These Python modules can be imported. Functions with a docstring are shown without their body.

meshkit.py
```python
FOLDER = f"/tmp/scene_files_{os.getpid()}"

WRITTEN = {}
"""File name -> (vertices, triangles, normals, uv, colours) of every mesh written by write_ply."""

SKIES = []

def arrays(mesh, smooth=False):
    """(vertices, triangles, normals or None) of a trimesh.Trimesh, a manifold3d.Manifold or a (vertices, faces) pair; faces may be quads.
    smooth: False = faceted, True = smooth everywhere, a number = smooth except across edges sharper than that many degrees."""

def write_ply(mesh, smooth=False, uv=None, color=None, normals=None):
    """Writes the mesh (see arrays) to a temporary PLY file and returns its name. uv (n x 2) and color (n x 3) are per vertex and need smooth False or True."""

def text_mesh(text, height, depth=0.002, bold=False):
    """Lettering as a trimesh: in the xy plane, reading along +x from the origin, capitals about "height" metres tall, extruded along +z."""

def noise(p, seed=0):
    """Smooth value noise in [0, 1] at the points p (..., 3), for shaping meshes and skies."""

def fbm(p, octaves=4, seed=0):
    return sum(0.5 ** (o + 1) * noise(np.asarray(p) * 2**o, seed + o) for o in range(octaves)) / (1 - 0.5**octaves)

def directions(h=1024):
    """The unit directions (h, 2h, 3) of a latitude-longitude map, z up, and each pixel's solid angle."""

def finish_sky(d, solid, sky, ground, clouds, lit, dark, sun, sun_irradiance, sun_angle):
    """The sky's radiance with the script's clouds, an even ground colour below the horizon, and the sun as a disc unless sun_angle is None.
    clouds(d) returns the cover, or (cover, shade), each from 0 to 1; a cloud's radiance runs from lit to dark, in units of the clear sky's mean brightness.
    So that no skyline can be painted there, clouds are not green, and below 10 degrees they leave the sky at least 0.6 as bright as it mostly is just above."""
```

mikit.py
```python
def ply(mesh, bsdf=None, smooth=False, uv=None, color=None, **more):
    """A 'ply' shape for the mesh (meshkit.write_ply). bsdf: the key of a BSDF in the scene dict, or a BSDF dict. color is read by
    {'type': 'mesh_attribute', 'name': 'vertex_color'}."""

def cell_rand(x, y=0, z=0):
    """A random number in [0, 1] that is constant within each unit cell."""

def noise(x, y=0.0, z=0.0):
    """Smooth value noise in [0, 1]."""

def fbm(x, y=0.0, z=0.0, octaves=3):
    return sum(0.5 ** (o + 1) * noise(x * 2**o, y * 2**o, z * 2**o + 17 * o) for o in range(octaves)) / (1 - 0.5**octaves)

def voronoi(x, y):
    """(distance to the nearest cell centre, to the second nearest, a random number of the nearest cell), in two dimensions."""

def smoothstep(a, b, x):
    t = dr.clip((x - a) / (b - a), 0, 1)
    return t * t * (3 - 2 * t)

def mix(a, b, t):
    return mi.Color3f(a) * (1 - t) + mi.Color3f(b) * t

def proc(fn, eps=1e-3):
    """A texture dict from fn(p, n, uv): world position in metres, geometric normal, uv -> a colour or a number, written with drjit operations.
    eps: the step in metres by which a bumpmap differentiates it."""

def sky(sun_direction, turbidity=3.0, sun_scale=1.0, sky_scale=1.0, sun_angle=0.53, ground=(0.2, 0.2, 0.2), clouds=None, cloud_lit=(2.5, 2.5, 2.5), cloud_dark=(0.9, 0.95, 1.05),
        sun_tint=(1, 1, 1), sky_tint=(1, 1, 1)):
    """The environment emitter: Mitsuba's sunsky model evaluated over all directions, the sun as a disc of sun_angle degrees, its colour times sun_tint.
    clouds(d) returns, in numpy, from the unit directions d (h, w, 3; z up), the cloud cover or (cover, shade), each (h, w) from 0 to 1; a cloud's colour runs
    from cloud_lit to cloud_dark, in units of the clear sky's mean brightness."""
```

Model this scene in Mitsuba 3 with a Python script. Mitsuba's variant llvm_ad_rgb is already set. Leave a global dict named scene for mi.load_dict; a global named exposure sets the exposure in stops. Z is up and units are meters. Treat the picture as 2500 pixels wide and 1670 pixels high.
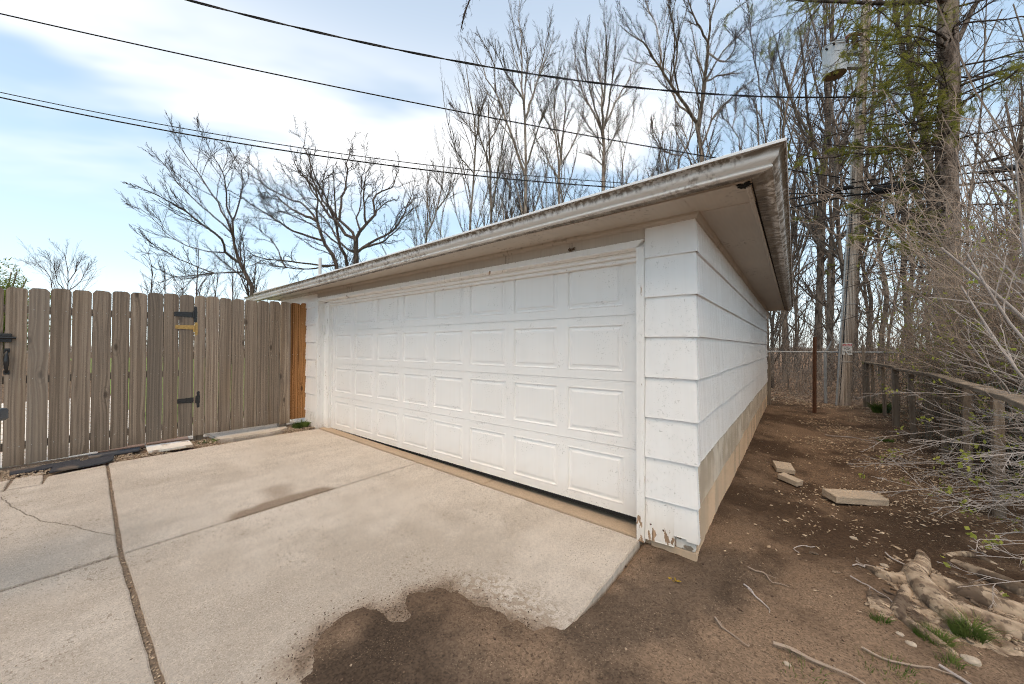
import math, random
import numpy as np
import trimesh, shapely
from shapely.geometry import Polygon, box as sbox, LineString
import mitsuba as mi
import drjit as dr
import mikit, meshkit
from mikit import noise, fbm, voronoi, smoothstep, mix, proc, cell_rand

# ------------------------------------------------------------------ camera, sky, exposure
T4 = mi.ScalarTransform4f
CAM = np.array([0.5381, -2.7045, 1.3418])
YAW, PITCH, ROLL = -0.6661, 0.0138, 0.0024
FWD = np.array([math.sin(YAW) * math.cos(PITCH), math.cos(YAW) * math.cos(PITCH), math.sin(PITCH)])
RIGHT0 = np.array([math.cos(YAW), -math.sin(YAW), 0.0])
UP0 = np.cross(RIGHT0, FWD)
UPV = UP0 * math.cos(ROLL) - RIGHT0 * math.sin(ROLL)
scene = {'type': 'scene'}
labels = {}
scene['camera'] = {'type': 'perspective', 'fov': 109.775, 'fov_axis': 'x', 'near_clip': 0.05, 'far_clip': 600.0,
                   'to_world': T4().look_at(origin=CAM.tolist(), target=(CAM + FWD).tolist(), up=UPV.tolist())}


def clouds(d):
    # high thin cloud in streaks, denser towards the horizon
    z = np.maximum(d[..., 2], 0.03)
    p = np.stack([d[..., 0] / (z + 0.18), d[..., 1] / (z + 0.18), z * 0], -1)
    a = math.radians(-52)
    q = np.stack([p[..., 0] * math.cos(a) - p[..., 1] * math.sin(a), p[..., 0] * math.sin(a) + p[..., 1] * math.cos(a), p[..., 2]], -1)
    n1 = meshkit.fbm(q * np.array([0.75, 1.5, 1]) + np.array([3.1, 7.7, 0.4]), 6, 11)
    n2 = meshkit.fbm(q * np.array([1.6, 4.2, 1]) + np.array([9.1, 2.7, 5.4]), 5, 23)
    n = 0.7 * n1 + 0.3 * n2
    base = np.clip((n - 0.45) / 0.17, 0, 1)
    base = base * base * (3 - 2 * base)
    el = np.degrees(np.arcsin(np.clip(d[..., 2], -1, 1)))
    band = np.exp(-((el - 27) / 9.0) ** 2)
    veil = 0.24 + 0.40 * np.exp(-np.maximum(el, 0) / 8.0)
    cover = np.clip(veil + 0.85 * base * (0.12 + 0.88 * band), 0, 0.97)
    low = np.exp(-((el - 9) / 4.5) ** 2)
    shade = np.clip(0.5 * low * n2, 0, 1)
    return cover, shade


SUN_DIR = (0.26, -0.52, 0.95)
scene['sky'] = mikit.sky(SUN_DIR, turbidity=3, sun_scale=0.34, sun_angle=42, sky_scale=1.0, clouds=clouds, cloud_lit=(1.80, 1.81, 1.82), cloud_dark=(1.45, 1.38, 1.38),
                         sun_tint=(1.0, 0.85, 0.70), sky_tint=(1.85, 1.90, 1.55), ground=(0.22, 0.19, 0.16))
exposure = 2.1

# ------------------------------------------------------------------ helpers
RNG = np.random.default_rng(20240411)


def num(base):
    """base, or base_001, base_002 ... when taken (by an entry or by a thing)"""
    used = USED
    k, i = base, 0
    while k in used:
        i += 1
        k = f'{base}_{i:03d}'
    used.add(k)
    return k


USED = set()


def thing(name, label, cat, group=None, kind=None):
    k = num(name)
    labels[k] = {'label': label, 'category': cat}
    if group: labels[k]['group'] = group
    if kind: labels[k]['kind'] = kind
    return k


def put(key, mesh, bsdf, smooth=False, uv=None, **kw):
    scene[key] = mikit.ply(mesh, bsdf, smooth=smooth, uv=uv, **kw)
    return key


def part(parent, name, mesh, bsdf, smooth=False, uv=None, label=None, kind=None):
    k = num(parent + '__' + name)
    if name in ('twigs', 'leaves', 'needles', 'foliage', 'seeds', 'screws'): kind = 'stuff'
    put(k, mesh, bsdf, smooth, uv)
    if label or kind:
        labels[k] = {}
        if label: labels[k]['label'] = label
        if kind: labels[k]['kind'] = kind
    return k


def single(name, label, cat, mesh, bsdf, smooth=False, uv=None, group=None, kind=None):
    k = thing(name, label, cat, group, kind)
    put(k, mesh, bsdf, smooth, uv)
    return k


def struct(name, mesh, bsdf, smooth=False, uv=None, label=None):
    k = num(name)
    put(k, mesh, bsdf, smooth, uv)
    labels[k] = {'kind': 'structure'}
    if label: labels[k]['label'] = label
    return k


cat_ = trimesh.util.concatenate


def bx(x0, x1, y0, y1, z0, z1):
    m = trimesh.creation.box(extents=(abs(x1 - x0), abs(y1 - y0), abs(z1 - z0)))
    m.apply_translation(((x0 + x1) / 2, (y0 + y1) / 2, (z0 + z1) / 2))
    return m


def cbox(x0, x1, y0, y1, z0, z1, c=0.004):
    """chamfered box: hull of three boxes"""
    c = min(c, (x1 - x0) * .45, (y1 - y0) * .45, (z1 - z0) * .45)
    P = []
    for a in (0, 1):
        for b in (0, 1):
            for e in (0, 1):
                X, Y, Z = (x0, x1)[a], (y0, y1)[b], (z0, z1)[e]
                sx, sy, sz = (c, -c)[a], (c, -c)[b], (c, -c)[e]
                P += [(X, Y + sy, Z + sz), (X + sx, Y, Z + sz), (X + sx, Y + sy, Z)]
    return trimesh.convex.convex_hull(np.array(P))


def extr(poly, h):
    return trimesh.creation.extrude_polygon(poly, h, engine='earcut')


def tubes(P, R, sides=3, cap=False):
    """P (M,K,3), R (M,K) -> one mesh of M tapered tubes"""
    P = np.asarray(P, float); R = np.asarray(R, float)
    M, K, _ = P.shape
    Tn = np.gradient(P, axis=1)
    Tn /= np.linalg.norm(Tn, axis=2, keepdims=True) + 1e-9
    mean = P[:, -1] - P[:, 0]
    ref = np.where(np.abs(mean[:, 2:3]) > 0.9 * np.linalg.norm(mean, axis=1, keepdims=True), np.array([[1.0, 0.13, 0]]), np.array([[0.03, 0.02, 1.0]]))
    N = np.cross(Tn, ref[:, None, :]); N /= np.linalg.norm(N, axis=2, keepdims=True) + 1e-9
    B = np.cross(Tn, N)
    a = np.arange(sides) / sides * 2 * np.pi
    V = P[:, :, None, :] + R[:, :, None, None] * (np.cos(a)[None, None, :, None] * N[:, :, None, :] + np.sin(a)[None, None, :, None] * B[:, :, None, :])
    idx = np.arange(M * K * sides).reshape(M, K, sides)
    i0 = idx[:, :-1]; i1 = idx[:, 1:]
    j0 = np.roll(i0, -1, 2); j1 = np.roll(i1, -1, 2)
    F = np.concatenate([np.stack([i0, j0, j1], -1).reshape(-1, 3), np.stack([i0, j1, i1], -1).reshape(-1, 3)])
    V = V.reshape(-1, 3)
    if cap:
        c0 = len(V) + np.arange(M); c1 = c0 + M
        V = np.vstack([V, P[:, 0], P[:, -1]])
        s = idx[:, 0]; e = idx[:, -1]
        F = np.vstack([F, np.stack([np.roll(s, -1, 1), s, np.repeat(c0[:, None], sides, 1)], -1).reshape(-1, 3),
                       np.stack([e, np.roll(e, -1, 1), np.repeat(c1[:, None], sides, 1)], -1).reshape(-1, 3)])
    return trimesh.Trimesh(V, F, process=False)


def tube(pts, r, sides=8, cap=True, k=None):
    pts = np.asarray(pts, float)
    if k: pts = resample(pts, k)
    r = np.interp(np.linspace(0, 1, len(pts)), np.linspace(0, 1, len(np.atleast_1d(r))), np.atleast_1d(r)) if np.ndim(r) else np.full(len(pts), r)
    return tubes(pts[None], r[None], sides, cap)


def resample(pts, k):
    """smooth curve (Catmull-Rom) through pts, k points evenly spaced"""
    pts = np.asarray(pts, float)
    if len(pts) > 2:
        e = np.vstack([2 * pts[0] - pts[1], pts, 2 * pts[-1] - pts[-2]])
        out = []
        for i in range(1, len(e) - 2):
            t = np.linspace(0, 1, 9)[:-1, None]
            a, b, c, d = e[i - 1], e[i], e[i + 1], e[i + 2]
            out.append(.5 * (2 * b + (c - a) * t + (2 * a - 5 * b + 4 * c - d) * t ** 2 + (3 * b - a - 3 * c + d) * t ** 3))
        pts = np.vstack(out + [pts[-1:]])
    s = np.r_[0, np.cumsum(np.linalg.norm(np.diff(pts, axis=0), axis=1))]
    q = np.linspace(0, s[-1], k)
    return np.stack([np.interp(q, s, pts[:, j]) for j in range(3)], 1)


def lathe(profile, seg=24):
    return trimesh.creation.revolve(np.asarray(profile, float), sections=seg)


def loft(profile, frames):
    """sweep an open 2D profile (n,2) along frames [(origin, ax, ay)], returns mesh and uv (u along, v along the profile)"""
    profile = np.asarray(profile, float)
    s = np.r_[0, np.cumsum(np.linalg.norm(np.diff(profile, axis=0), axis=1))]
    V, UV, L, prev = [], [], 0.0, None
    for o, ax, ay in frames:
        o, ax, ay = map(np.asarray, (o, ax, ay))
        if prev is not None: L += np.linalg.norm(o - prev)
        prev = o
        V.append(o + profile[:, :1] * ax + profile[:, 1:] * ay); UV.append(np.stack([np.full(len(s), L), s], 1))
    n, m = len(profile), len(frames)
    i = np.arange(n * m).reshape(m, n)
    F = np.concatenate([np.stack([i[:-1, :-1], i[1:, :-1], i[1:, 1:]], -1).reshape(-1, 3), np.stack([i[:-1, :-1], i[1:, 1:], i[:-1, 1:]], -1).reshape(-1, 3)])
    return trimesh.Trimesh(np.vstack(V), F, process=False), np.vstack(UV)


def heightfield(xs, ys, fn):
    X, Y = np.meshgrid(xs, ys, indexing='ij')
    Z = fn(X, Y)
    n, m = X.shape
    i = np.arange(n * m).reshape(n, m)
    F = np.concatenate([np.stack([i[:-1, :-1], i[1:, :-1], i[1:, 1:]], -1).reshape(-1, 3), np.stack([i[:-1, :-1], i[1:, 1:], i[:-1, 1:]], -1).reshape(-1, 3)])
    return trimesh.Trimesh(np.stack([X, Y, Z], -1).reshape(-1, 3), F, process=False)


def npfbm(x, y, s, o=4, seed=0):
    return meshkit.fbm(np.stack([x * s, y * s, np.zeros_like(x)], -1), o, seed) - 0.5


def scatter(meshes, pos, scale, yaw, tilt=None, rng=RNG):
    """many small copies of a few meshes joined (for stuff)"""
    out_v, out_f, base = [], [], 0
    n = len(pos)
    which = rng.integers(0, len(meshes), n)
    ax = rng.normal(size=(n, 3)); ax[:, 2] *= .2; ax /= np.linalg.norm(ax, axis=1, keepdims=True)
    tl = np.zeros(n) if tilt is None else rng.normal(0, tilt, n)
    scale = np.asarray(scale, float)
    if scale.ndim == 1: scale = np.repeat(scale[:, None], 3, 1)
    for w, m in enumerate(meshes):
        sel = np.nonzero(which == w)[0]
        if not len(sel): continue
        v = np.asarray(m.vertices)[None] * scale[sel][:, None]
        c, s = np.cos(yaw[sel])[:, None], np.sin(yaw[sel])[:, None]
        v = np.stack([v[..., 0] * c - v[..., 1] * s, v[..., 0] * s + v[..., 1] * c, v[..., 2]], -1)
        k = ax[sel][:, None]; th = tl[sel][:, None, None]
        v = v * np.cos(th) + np.cross(np.broadcast_to(k, v.shape), v) * np.sin(th) + k * (v * k).sum(-1, keepdims=True) * (1 - np.cos(th))
        v = v + pos[sel][:, None]
        f = np.asarray(m.faces)[None] + (np.arange(len(sel)) * len(m.vertices))[:, None, None] + base
        base += v.shape[0] * v.shape[1]
        out_v.append(v.reshape(-1, 3)); out_f.append(f.reshape(-1, 3))
    return trimesh.Trimesh(np.vstack(out_v), np.vstack(out_f), process=False)


def rock_mesh(seed, sub=1, squash=.6):
    m = trimesh.creation.icosphere(subdivisions=sub)
    n = meshkit.fbm(np.asarray(m.vertices) * 1.3 + seed * 7.1, 3, seed)
    m.vertices = m.vertices * (0.65 + 0.75 * n)[:, None] * np.array([1, .8, squash])
    return m


# ------------------------------------------------------------------ materials
def mat(name, color, rough=0.8, bump=None, bscale=1.0, eps=1e-3, **kw):
    c = {'type': 'rgb', 'value': list(color)} if isinstance(color, (tuple, list)) else color
    b = {'type': 'principled', 'base_color': c, 'roughness': rough, 'specular': kw.pop('spec', 0.35), **kw}
    if bump is not None:
        b = {'type': 'bumpmap', 'arbitrary': proc(bump, eps), 'bsdf': b, 'scale': bscale}
    scene[name] = {'type': 'twosided', 'bsdf': b}
    return name


def wood_tone(p, n, uv, along=1.0):
    """weathered board: uv = (metres across + board offset, metres along)"""
    u, v = uv.x, uv.y
    k1, k2, kr = voronoi(u * 4.5, v * 1.7)
    on = dr.select(kr > 0.55, 1.0, 0.0)
    halo_ = dr.exp(-dr.square(k1 * 4.0)) * on
    knot = dr.exp(-dr.square(k1 * 9.0)) * on + 0.45 * dr.exp(-dr.square((k1 - 0.17) * 26.0)) * on
    w = u + 0.020 * fbm(u * 6, v * 0.8, 3.0) + 0.022 * halo_ + 0.006 * fbm(u * 20, v * 3.0, 9.0)
    ring = 0.8 * fbm(w * 70, v * 0.35, 1.0, 3) + 0.2 * (0.5 + 0.5 * dr.sin(w * 210.0 + 16.0 * fbm(w * 9, v * 0.7, 2.0)))
    ring2 = noise(w * 260, v * 2.0, 4.0)
    fine = noise(u * 900, v * 14.0, 2.0)
    return ring, ring2, fine, knot


def wood_grey(p, n, uv):
    ring, ring2, fine, knot = wood_tone(p, n, uv)
    br = cell_rand(dr.floor(uv.x / 3.0), 5, 2)
    t = smoothstep(0.28, 0.72, ring)
    c = mix((0.205, 0.158, 0.120), (0.335, 0.268, 0.210), t)
    c = c * (0.84 + 0.30 * ring2) * (0.88 + 0.24 * fine)
    blotch = smoothstep(0.45, 0.75, fbm(uv.x * 6, uv.y * 1.1, 7.0, 3))
    c = mix(c, c * mi.Color3f(0.68, 0.69, 0.72), blotch * (0.25 + 0.55 * br))
    c = mix(c, mi.Color3f(0.31, 0.22, 0.14) * (0.7 + 0.5 * ring), 0.35 * smoothstep(0.55, 0.9, fbm(uv.x * 9 + 5, uv.y * 0.8, 17.0, 2)))
    c = mix(c, mi.Color3f(0.055, 0.042, 0.034), 0.75 * smoothstep(0.35, 0.95, knot))
    foot_dark = smoothstep(0.35, 0.02, p.z + 0.12 * fbm(uv.x * 12, uv.y * 3, 31.0))  # boards get darker towards the bottom, with an uneven edge
    c = mix(c, c * mi.Color3f(0.62, 0.58, 0.53), foot_dark * 0.7)
    c = mix(c, mi.Color3f(0.25, 0.22, 0.19) * (0.7 + 0.4 * ring), 0.4 * smoothstep(0.55, 0.9, cell_rand(dr.floor(uv.x / 3.0), 9, 4)))
    return c * (0.62 + 0.46 * br)


def wood_new(p, n, uv):
    ring, ring2, fine, knot = wood_tone(p, n, uv)
    t = smoothstep(0.3, 0.72, ring)
    c = mix((0.20, 0.085, 0.030), (0.40, 0.20, 0.080), t) * (0.85 + 0.3 * ring2)
    c = mix(c, mi.Color3f(0.05, 0.025, 0.015), 0.8 * smoothstep(0.3, 0.9, knot))
    c = mix(c, c * 0.45, 0.6 * smoothstep(0.55, 0.8, fbm(uv.x * 10, uv.y * 1.3, 3.0)))
    return c


def wood_bump(p, n, uv):
    ring, ring2, fine, knot = wood_tone(p, n, uv)
    return 0.0016 * ring + 0.0008 * ring2 - 0.002 * knot


mat('m_wood_grey', proc(wood_grey), 0.9, wood_bump, 1.0, 1e-3, spec=0.15)
mat('m_wood_new', proc(wood_new), 0.8, wood_bump, 1.0, 1e-3, spec=0.2)


def paint_fn(tone, dirt, streak):
    def fn(p, n, uv):
        h = p.x + p.y * 1.0
        sp = smoothstep(0.84, 0.90, noise(h * 150, p.z * 150, 7.0)) * smoothstep(0.50, 0.72, fbm(h * 5, p.z * 5, 3.0))
        big = fbm(h * 1.6, p.z * 1.6, 5.0, 4)
        st = fbm(h * 48, p.z * 1.1, 8.0, 4)
        c = mi.Color3f(*tone) * (0.955 + 0.07 * big)
        c = mix(c, c * mi.Color3f(0.88, 0.855, 0.82), streak * smoothstep(0.38, 0.72, st))
        low = smoothstep(0.28, -0.08, p.z + 0.16 * (fbm(h * 7, p.z * 7, 2.0) - 0.5))
        c = mix(c, mi.Color3f(0.50, 0.42, 0.33), low * dirt)
        c = mix(c, mi.Color3f(0.20, 0.16, 0.12), 0.55 * sp)
        return c
    return fn


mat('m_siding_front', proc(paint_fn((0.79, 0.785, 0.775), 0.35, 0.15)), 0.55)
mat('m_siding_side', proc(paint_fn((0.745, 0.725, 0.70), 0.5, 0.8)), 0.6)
mat('m_door', proc(paint_fn((0.80, 0.785, 0.765), 0.36, 0.10)), 0.42)


def chipped(p, n, uv):
    base = paint_fn((0.80, 0.79, 0.77), 0.45, 0.3)(p, n, uv)
    h = p.x + p.y
    a = fbm(h * 34, p.z * 11, 6.0, 4)
    lim = mix((0.80, 0.80, 0.80), (0.60, 0.60, 0.60), smoothstep(0.12, -0.07, p.z)).x
    hole = smoothstep(lim, lim + 0.02, a)
    c = mix(base, mi.Color3f(0.30, 0.20, 0.13) * (0.6 + 0.8 * noise(h * 60, p.z * 8, 1.0)), hole)
    crackl = smoothstep(0.66, 0.74, noise(h * 320, p.z * 7, 2.0)) * smoothstep(0.5, 0.62, fbm(h * 6, p.z * 3, 4.0)) * smoothstep(1.1, 0.3, p.z)
    return mix(c, mi.Color3f(0.36, 0.31, 0.26), 0.6 * crackl)


mat('m_trim', proc(chipped), 0.6)


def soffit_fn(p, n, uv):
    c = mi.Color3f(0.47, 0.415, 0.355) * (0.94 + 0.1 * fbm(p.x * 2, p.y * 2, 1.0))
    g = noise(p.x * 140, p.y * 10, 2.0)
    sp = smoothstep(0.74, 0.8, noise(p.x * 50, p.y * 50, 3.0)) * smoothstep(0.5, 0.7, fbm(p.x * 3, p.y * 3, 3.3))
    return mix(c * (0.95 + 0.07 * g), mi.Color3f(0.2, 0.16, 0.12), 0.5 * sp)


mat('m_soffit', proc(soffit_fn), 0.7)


def gutter_fn(p, n, uv):
    # uv: metres along, metres down the profile; mould grows under the drip edge and on the bottom
    u, v = uv.x, uv.y
    grain = fbm(u * 60, v * 60, 2.0, 3)
    st = fbm(u * 55, v * 9, 4.0, 4)
    patch = fbm(u * 2.2, v * 10, 7.0, 3)
    top = smoothstep(0.066, 0.026, v + 0.05 * (st - 0.5) + 0.04 * (patch - 0.5))
    under = smoothstep(0.150, 0.185, v)
    m1 = top * (0.5 + 0.5 * smoothstep(0.3, 0.6, grain))
    mid = 0.75 * smoothstep(0.46, 0.64, grain * 0.55 + st * 0.45) * smoothstep(0.35, 0.6, patch)
    m2 = under * smoothstep(0.30, 0.62, 0.5 * st + 0.5 * fbm(u * 9, v * 14, 1.0, 4))
    c = mi.Color3f(0.70, 0.67, 0.63) * (0.9 + 0.15 * patch)
    c = mix(c, mi.Color3f(0.115, 0.086, 0.056), dr.clip(0.92 * m1 + mid * 0.8, 0, 0.95))
    c = mix(c, mi.Color3f(0.15, 0.11, 0.072), under * 0.75)
    return mix(c, mi.Color3f(0.06, 0.042, 0.025), 0.8 * m2)


mat('m_gutter', proc(gutter_fn), 0.5)


def gutter_side_fn(p, n, uv):
    c = gutter_fn(p, n, uv)
    st = fbm(uv.x * 24, uv.y * 26, 14.0, 4)
    return mix(c, mi.Color3f(0.15, 0.115, 0.075), 0.75 * smoothstep(0.40, 0.62, st))


mat('m_gutter_side', proc(gutter_side_fn), 0.55)
mat('m_drip', (0.72, 0.74, 0.76), 0.35, metallic=0.0)
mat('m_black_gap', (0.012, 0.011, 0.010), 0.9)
mat('m_roofing', (0.09, 0.085, 0.08), 0.95)


def concrete_tone(x, y):
    big = fbm(x * 0.7, y * 0.7, 1.0, 4)
    midn = fbm(x * 6, y * 6, 2.0, 3)
    fine = noise(x * 150, y * 150, 3.0)
    agg = noise(x * 330, y * 330, 5.0)
    return big, midn, fine, agg


SILT = [(-2.90, -1.99), (-2.93, -1.85), (-3.04, -1.68), (-3.17, -1.55), (-3.40, -1.46), (-3.30, -1.20), (-2.95, -1.08)]


def seg_d(x, y, a, b):
    ax, ay = a; bxx, by = b
    dx, dy = bxx - ax, by - ay
    t = dr.clip(((x - ax) * dx + (y - ay) * dy) / (dx * dx + dy * dy), 0, 1)
    return dr.sqrt(dr.square(x - ax - dx * t) + dr.square(y - ay - dy * t))


def poly_d(x, y, pts):
    d = mi.Float(9.0)
    for a, b in zip(pts[:-1], pts[1:]):
        d = dr.minimum(d, seg_d(x, y, a, b))
    return d


HALO = [(-0.45, -1.22), (-0.82, -1.26), (-1.06, -1.28), (-1.14, -1.42), (-1.08, -1.56), (-1.25, -1.68), (-1.29, -1.86), (-1.16, -2.03)]
CRACK = [(-5.05, -2.98), (-4.68, -2.91), (-4.37, -2.83), (-4.09, -2.75), (-3.82, -2.61), (-3.6, -2.52), (-3.36, -2.42)]


def concrete(p, n, uv):
    x, y = p.x, p.y
    big, midn, fine, agg = concrete_tone(x, y)
    c = mix((0.365, 0.318, 0.266), (0.468, 0.418, 0.362), smoothstep(0.3, 0.7, 0.6 * big + 0.4 * midn))
    c = c * (0.86 + 0.28 * fine)
    c = mix(c, mi.Color3f(0.16, 0.125, 0.095), 0.5 * smoothstep(0.76, 0.84, agg))
    c = mix(c, mi.Color3f(0.60, 0.54, 0.46), 0.45 * smoothstep(0.80, 0.86, noise(x * 210 + 7, y * 210, 9.0)))
    # brushed streaks
    c = c * (0.96 + 0.08 * noise(x * 18, y * 3, 21.0))
    # silt washed along the joint
    wob = 0.16 * (fbm(x * 3.2, y * 3.2, 4.0) - 0.5)
    s1 = smoothstep(0.17, 0.07, seg_d(x, y, (-3.00, -1.70), (-3.03, -1.12)) + wob * 0.7) * smoothstep(-2.985, -2.995, x)
    s2 = smoothstep(0.20, 0.02, seg_d(x, y, (-3.10, -1.42), (-3.40, -1.36)) + wob) * 0.65
    s3 = smoothstep(0.05, 0.015, seg_d(x, y, (-2.98, -1.0), (-2.92, -2.2)) + wob * 0.4) * smoothstep(-2.99, -3.0, x) * 0.8
    sil = dr.clip(s1 + s2 + s3, 0, 1)
    c = mix(c, mi.Color3f(0.185, 0.135, 0.095) * (0.7 + 0.6 * fine), 0.85 * sil)
    # hairline crack
    wig = 0.030 * (fbm(x * 9, y * 9, 13.0) - 0.5)
    cr = smoothstep(0.006, 0.002, dr.abs(poly_d(x, y + wig, CRACK)))
    c = mix(c, mi.Color3f(0.10, 0.08, 0.06), 0.8 * cr)
    # dark damp film and scuffed debris near the soil
    hd = poly_d(x, y, HALO) + 0.16 * (fbm(x * 7, y * 7, 3.0, 4) - 0.42) + 0.02 * (fine - 0.5)
    c = mix(c, mi.Color3f(0.25, 0.19, 0.14) * (0.75 + 0.5 * fine), 0.75 * smoothstep(0.20, 0.03, hd))
    c = mix(c, mi.Color3f(0.165, 0.121, 0.087) * (0.7 + 0.6 * fine), 0.85 * smoothstep(0.085, 0.015, hd))
    film = smoothstep(0.30, 0.0, seg_d(x, y, (-0.98, -1.16), (-0.62, -1.10)) + 0.3 * (fbm(x * 9, y * 9, 3.0) - 0.45))
    c = mix(c, mi.Color3f(0.21, 0.155, 0.105), 0.55 * film * smoothstep(0.42, 0.6, noise(x * 60, y * 60, 2.0)))
    spots = smoothstep(0.80, 0.86, noise(x * 85, y * 85, 17.0)) * smoothstep(0.48, 0.62, fbm(x * 2.4, y * 2.4, 8.0))
    c = mix(c, mi.Color3f(0.15, 0.115, 0.085), 0.55 * spots)
    return c


def concrete_bump(p, n, uv):
    return 0.0011 * noise(p.x * 120, p.y * 120, 3.0) + 0.0012 * fbm(p.x * 30, p.y * 30, 2.0) + 0.0008 * noise(p.x * 300, p.y * 300, 1.0)


mat('m_concrete', proc(concrete), 0.85, concrete_bump, 1.0, 1.5e-3, spec=0.2)


def apron(p, n, uv):
    return mi.Color3f(0.36, 0.275, 0.195) * (0.8 + 0.25 * noise(p.x * 140, p.y * 140, 3.0) + 0.2 * fbm(p.x * 2, p.y * 4, 1.0))


mat('m_apron', proc(apron), 0.85)


def found(p, n, uv):
    h = p.x + p.y
    c = mi.Color3f(0.52, 0.375, 0.25) * (0.82 + 0.3 * fbm(h * 3, p.z * 3, 1.0) + 0.12 * noise(h * 90, p.z * 90, 4.0))
    st = smoothstep(0.45, 0.75, fbm(h * 5, p.z * 1.2, 6.0, 4))
    return mix(c, mi.Color3f(0.26, 0.23, 0.18), 0.5 * st)


mat('m_foundation', proc(found), 0.85)


def found_paint(p, n, uv):
    h = p.x + p.y
    st = smoothstep(0.30, 0.72, 0.5 * fbm(h * 26, p.z * 2.5, 6.0, 4) + 0.5 * fbm(h * 3, p.z * 6, 2.0, 3))
    c = mix((0.50, 0.42, 0.325), (0.36, 0.295, 0.22), st)
    return mix(c, mi.Color3f(0.60, 0.55, 0.47), 0.5 * smoothstep(0.6, 0.75, fbm(h * 4, p.z * 3, 2.0)))


mat('m_base_course', proc(found_paint), 0.8)


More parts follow.
